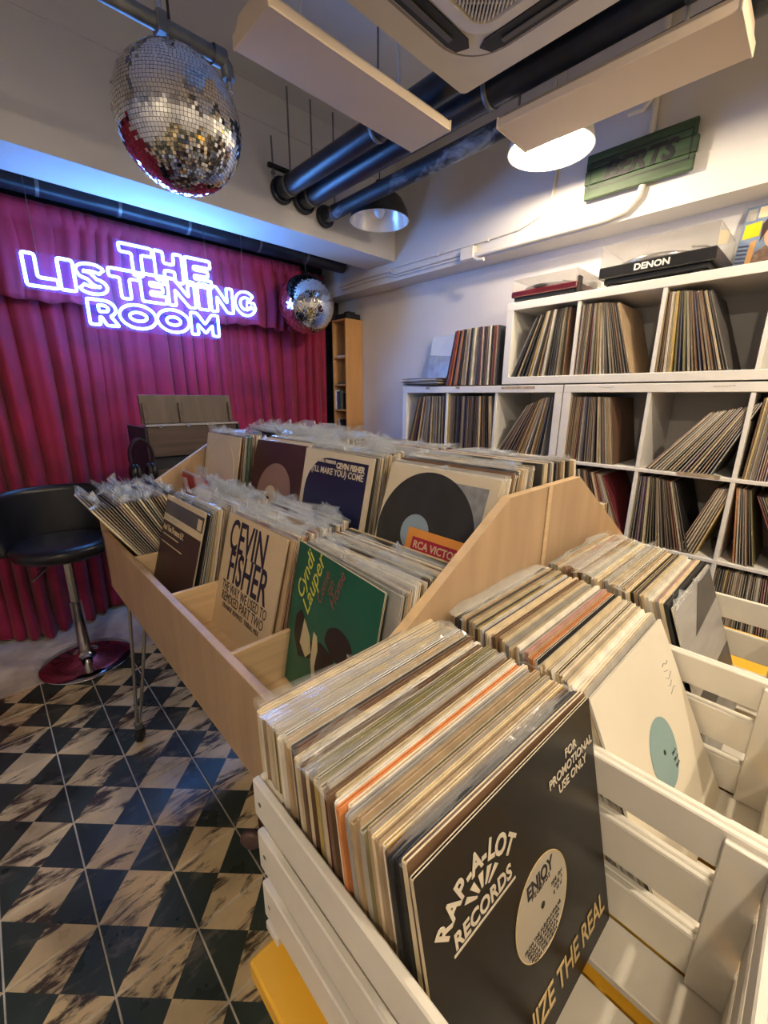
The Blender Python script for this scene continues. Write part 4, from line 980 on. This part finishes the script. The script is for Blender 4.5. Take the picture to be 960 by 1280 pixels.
# portrait sleeve leaning on the wall: a generic stand-in
po = record((2.42, .270, ZT), 'X', .35, 0, .004, 'cream', 'record sleeve with a portrait, blue ground and yellow sticker beside the black turntable', 'featured records', cover=mat('cover_sky', (.16, .22, .33), .4, vary=.35, scale=8), edge=PM['cream'])
a_ = MB(); flat([(.12, 0), (.20, .34), (.30, .42), (.62, .40), (.86, .30), (1, 0)], mb=a_); onto(po, a_, 'jacket_shape', mat('print_umber', (.16, .10, .075), .5, vary=.5, scale=50))
a_ = MB(); flat(arc(.42, .58, .165, .23, 0, 350, 24), d=.0006, mb=a_); onto(po, a_, 'face_shape', mat('print_skin', (.52, .28, .19), .5, vary=.2))
a_ = MB(); flat([(.22, .48), (.21, .72), (.30, .90), (.48, .95), (.64, .85), (.66, .55), (.60, .68), (.50, .77), (.34, .76), (.27, .62)], d=.0009, mb=a_); onto(po, a_, 'hair_shape', mat('print_hair', (.05, .030, .022), .5))
a_ = MB(); flat([(.03, .55), (.20, .57), (.20, .77), (.03, .75)], d=.0009, mb=a_); onto(po, a_, 'yellow_sticker', mat('sticker_yellow', (.80, .55, .02), .4))
a_ = MB(); flat([(.02, .80), (.12, .80), (.12, .96), (.02, .96)], mb=a_); onto(po, a_, 'print_block', PM['grey'])
a_ = MB(); flat([(.14, .82), (.36, .82), (.36, .97), (.14, .97)], mb=a_); onto(po, a_, 'print_block', M_tan)
a_ = MB(); flat([(.12, .10), (.18, .14), (.19, .52), (.13, .50)], mb=a_, d=.0006); onto(po, a_, 'print_block', mat('print_amber', (.50, .27, .10), .5))
a_ = MB()
for i in range(8): flat([(.01, .06+.055*i), (.12, .05+.055*i), (.12, .075+.055*i), (.01, .085+.055*i)], mb=a_, d=.0006)
onto(po, a_, 'printed_lines', PM['navy'])

# tall narrow bookcase with a few books
bc = thing('tall_bookcase', (2.46, 3.07, 0), 'tall narrow beech bookcase in the corner beside the curtain', 'bookcase')
bx0, bx1, by0, by1, bz = 2.368, 2.555, 2.962, 3.150, 2.030
for y in (by0, by1-.014): MB().bbox(bx0, bx1, y, y+.014, 0, bz, .0015).build('side_panel', M_pine, bc)
MB().bbox(bx1-.008, bx1, by0+.0145, by1-.0145, 0, bz, .001).build('back_panel', M_pine, bc)
bzs = [.05, .30, .55, .80, 1.045, 1.275, 1.49, 1.715, 2.014]
for z in bzs: MB().bbox(bx0+.002, bx1-.0085, by0+.0145, by1-.0145, z, z+.015, .001).build('shelf_board', M_pine, bc)
tag(MB().bbox(2.395, 2.545, 2.975, 3.14, bz+.0005, bz+.045, .006).bbox(2.42, 2.50, 2.985, 3.05, bz+.045, bz+.06, .004).build('equipment_box', M_rubber), 'low black box lying on top of the tall bookcase', 'box')
def book(y, z, t, h, dpt, tilt, m, label):
    o = thing('book', (bx0+.012+dpt/2, y, z), label, 'book', 'books in the tall bookcase')
    T = Matrix.Translation((bx0+.012, y, z+max(0, t*math.sin(-tilt)))) @ Matrix.Rotation(tilt, 4, 'X')
    MB().box(0, dpt, 0, t*.16, 0, h, 0, T).box(0, dpt, t*.84, t, 0, h, 0, T).box(0, t*.12, t*.16, t*.84, 0, h, 0, T).build('book_cover', m, o)
    MB().box(t*.12, dpt-.003, t*.16, t*.84, .003, h-.003, 0, T).build('pages', M_paper, o)
for i, c in enumerate(('white', 'purple', 'charcoal', 'green', 'olive', 'black')):
    book(3.118-i*.021, 1.2905, .018, .165-.012*(i % 3), .12, 0, PM[c], f'{c} book standing upright in the tall bookcase')
book(3.022, 1.061, .020, .15, .12, -.5, PM['white'], 'white book slumped sideways low in the tall bookcase')
book(2.998, 1.061, .020, .15, .12, -.5, PM['black'], 'black book slumped sideways low in the tall bookcase')
for z, c in ((1.5055, 'charcoal'), (1.7305, 'white')):
    o = thing('book', (2.44, 3.06, z), f'{c} booklet lying flat on an upper bookcase shelf', 'book', 'books in the tall bookcase')
    MB().bbox(2.385, 2.51, 3.0, 3.11, z, z+.012, .002).build('book_cover', PM[c], o); MB().box(2.387, 2.512, 3.002, 3.108, z+.003, z+.009).build('pages', M_paper, o)

# walnut console behind the browser
cn = thing('walnut_console', (.85, 2.5, 0), 'walnut veneer console with tall panelled back before the curtain', 'console')
cx0, cx1 = .618, 1.100
T1 = Matrix.Translation((0, 2.46, 1.255)) @ Matrix.Rotation(-.10, 4, 'X')
MB().bbox(cx0, cx1, 0, .018, 0, .148, .002, T=T1).build('upper_panel', M_walnut2, cn)
for x in (cx0+.018, cx0+.195, cx1-.012): MB().bbox(x-.010, x+.010, -.012, -.0005, .0, .108, .002, T=T1).build('cleat', M_walnut, cn)
MB().bbox(cx0, cx1+.01, 2.405, 2.478, 1.243, 1.254, .002).build('ledge', mat('ledge_metal', (.45, .42, .40), .35, metal=.5), cn)
for x in (cx0+.07, cx0+.21): MB().bbox(x-.009, x+.009, 2.396, 2.4045, 1.236, 1.252, .002).build('catch', M_chrome, cn)
MB().bbox(cx0+.006, cx1, 2.415, 2.433, 1.085, 1.242, .002).build('middle_panel', M_walnut, cn)
MB().bbox(cx0+.006, cx1, 2.44, 2.455, .90, 1.242, .002).build('recess_panel', M_black, cn)
MB().bbox(cx0+.006, cx1, 2.395, 2.413, .30, 1.020, .002).build('lower_panel', M_walnut, cn)
for x in (cx0-.010, cx1+.001): MB().bbox(x, x+.012, 2.40, 2.74, 0, 1.24, .002).build('side_panel', M_black, cn)
MB().bbox(cx0+.003, cx1, 2.46, 2.74, .86, .88, .002).build('shelf_board', M_walnut, cn)
MB().bbox(cx0-.03, cx0+.14, 2.22, 2.394, .925, .945, .003).build('keyboard_ledge', M_dark, cn)
hp = thing('headphones', (.575, 2.36, .95), 'black headphones hanging at the left side of the walnut console', 'headphones')
hb = MB(); pts = [(.560+.048*math.cos(math.radians(a)), 2.335, 1.105+.085*math.sin(math.radians(a))) for a in range(-25, 206, 15)]
V = []; 
for p in pts:
    n_ = Vector((p[0]-.560, 0, p[2]-1.105)).normalized()
    for dy, dr in ((-.019, 0), (.019, 0), (.019, .008), (-.019, .008)): V.append(Vector(p)+Vector((0, dy, 0))+n_*dr)
k = len(pts); hb.add(V, [(i*4+j, i*4+(j+1) % 4, (i+1)*4+(j+1) % 4, (i+1)*4+j) for i in range(k-1) for j in range(4)]+[(3, 2, 1, 0), tuple(range(k*4-4, k*4))], 0)
hb.build('headband', M_leather, hp)
for s in (-1, 1):
    W = Matrix.Translation((.560+s*.030, 2.335, 1.03)) @ Matrix.Rotation(s*PI/2, 4, 'Y')
    MB().lathe([(0, 0), (.030, 0), (.042, .006), (.045, .016), (.040, .026), (.020, .032), (0, .032)], n=24, T=W).build('ear_cup', M_leather, hp)
    MB().lathe([(.022, -.012), (.036, -.014), (.041, -.006), (.040, .001)], n=24, T=W).build('ear_pad', M_rubber, hp)


# bar stool
bs = thing('bar_stool', (.205, 2.55, 0), 'black leatherette bar stool with low curved back and round chrome base', 'stool')
c = Vector((.205, 2.55, 0))
MB().lathe([(0, .0), (.205, .0), (.212, .006), (.208, .013), (.15, .022), (.07, .040), (.034, .062), (.031, .075), (0, .075)], c, 48).build('base', mat('polished_chrome', (.55, .50, .50), .10, metal=1, vary=.02), bs)
MB().lathe([(.028, .06), (.028, .36), (.0285, .36)], c, 20).lathe([(.022, .36), (.022, .62)], c, 20).build('column', M_chrome, bs)
SD = Matrix.Translation(c) @ Matrix.Rotation(math.radians(-12), 4, 'Z')
prof = [(0, .620), (.10, .618), (.185, .625), (.212, .645), (.218, .668), (.208, .690), (.17, .700), (0, .694)]
MB().lathe(prof, n=44, T=SD @ Matrix.Diagonal((1.0, .95, 1, 1))).build('seat', M_leather, bs)
bk = MB(); V = []; na = 30; nz_ = 9
for layer in (0, 1):
    for j in range(nz_+1):
        v = j/nz_
        for i in range(na+1):
            a = math.radians(-8+196*i/na); fade = min(1, math.sin(math.radians(180*i/na))*1.9+.34)
            zz = .655+(.285*fade)*v; r = .214+.020*v+(.028 if layer else 0)*(1-.3*v*v)
            V.append(SD @ Vector((r*math.cos(a), r*.95*math.sin(a), zz)))
st_ = (na+1); lay = (nz_+1)*st_
F = []
for j in range(nz_):
    for i in range(na):
        F.append((j*st_+i, (j+1)*st_+i, (j+1)*st_+i+1, j*st_+i+1)); F.append((lay+j*st_+i, lay+j*st_+i+1, lay+(j+1)*st_+i+1, lay+(j+1)*st_+i))
for i in range(na): F.append((nz_*st_+i, lay+nz_*st_+i, lay+nz_*st_+i+1, nz_*st_+i+1)); F.append((i, i+1, lay+i+1, lay+i))
for j in range(nz_): F.append((j*st_, lay+j*st_, lay+(j+1)*st_, (j+1)*st_)); F.append((j*st_+na, (j+1)*st_+na, lay+(j+1)*st_+na, lay+j*st_+na))
bk.add(V, F, 0, True); bk.build('backrest', M_leather, bs)
MB().tube([c+Vector((-.01, 0, .61)), c+Vector((-.07, -.05, .60)), c+Vector((-.15, -.11, .555))], .005, 8).build('lift_lever', M_chrome, bs)
MB().lathe([(0, .59), (.05, .59), (.06, .618), (0, .618)], c, 20).build('seat_plate', M_rubber, bs)
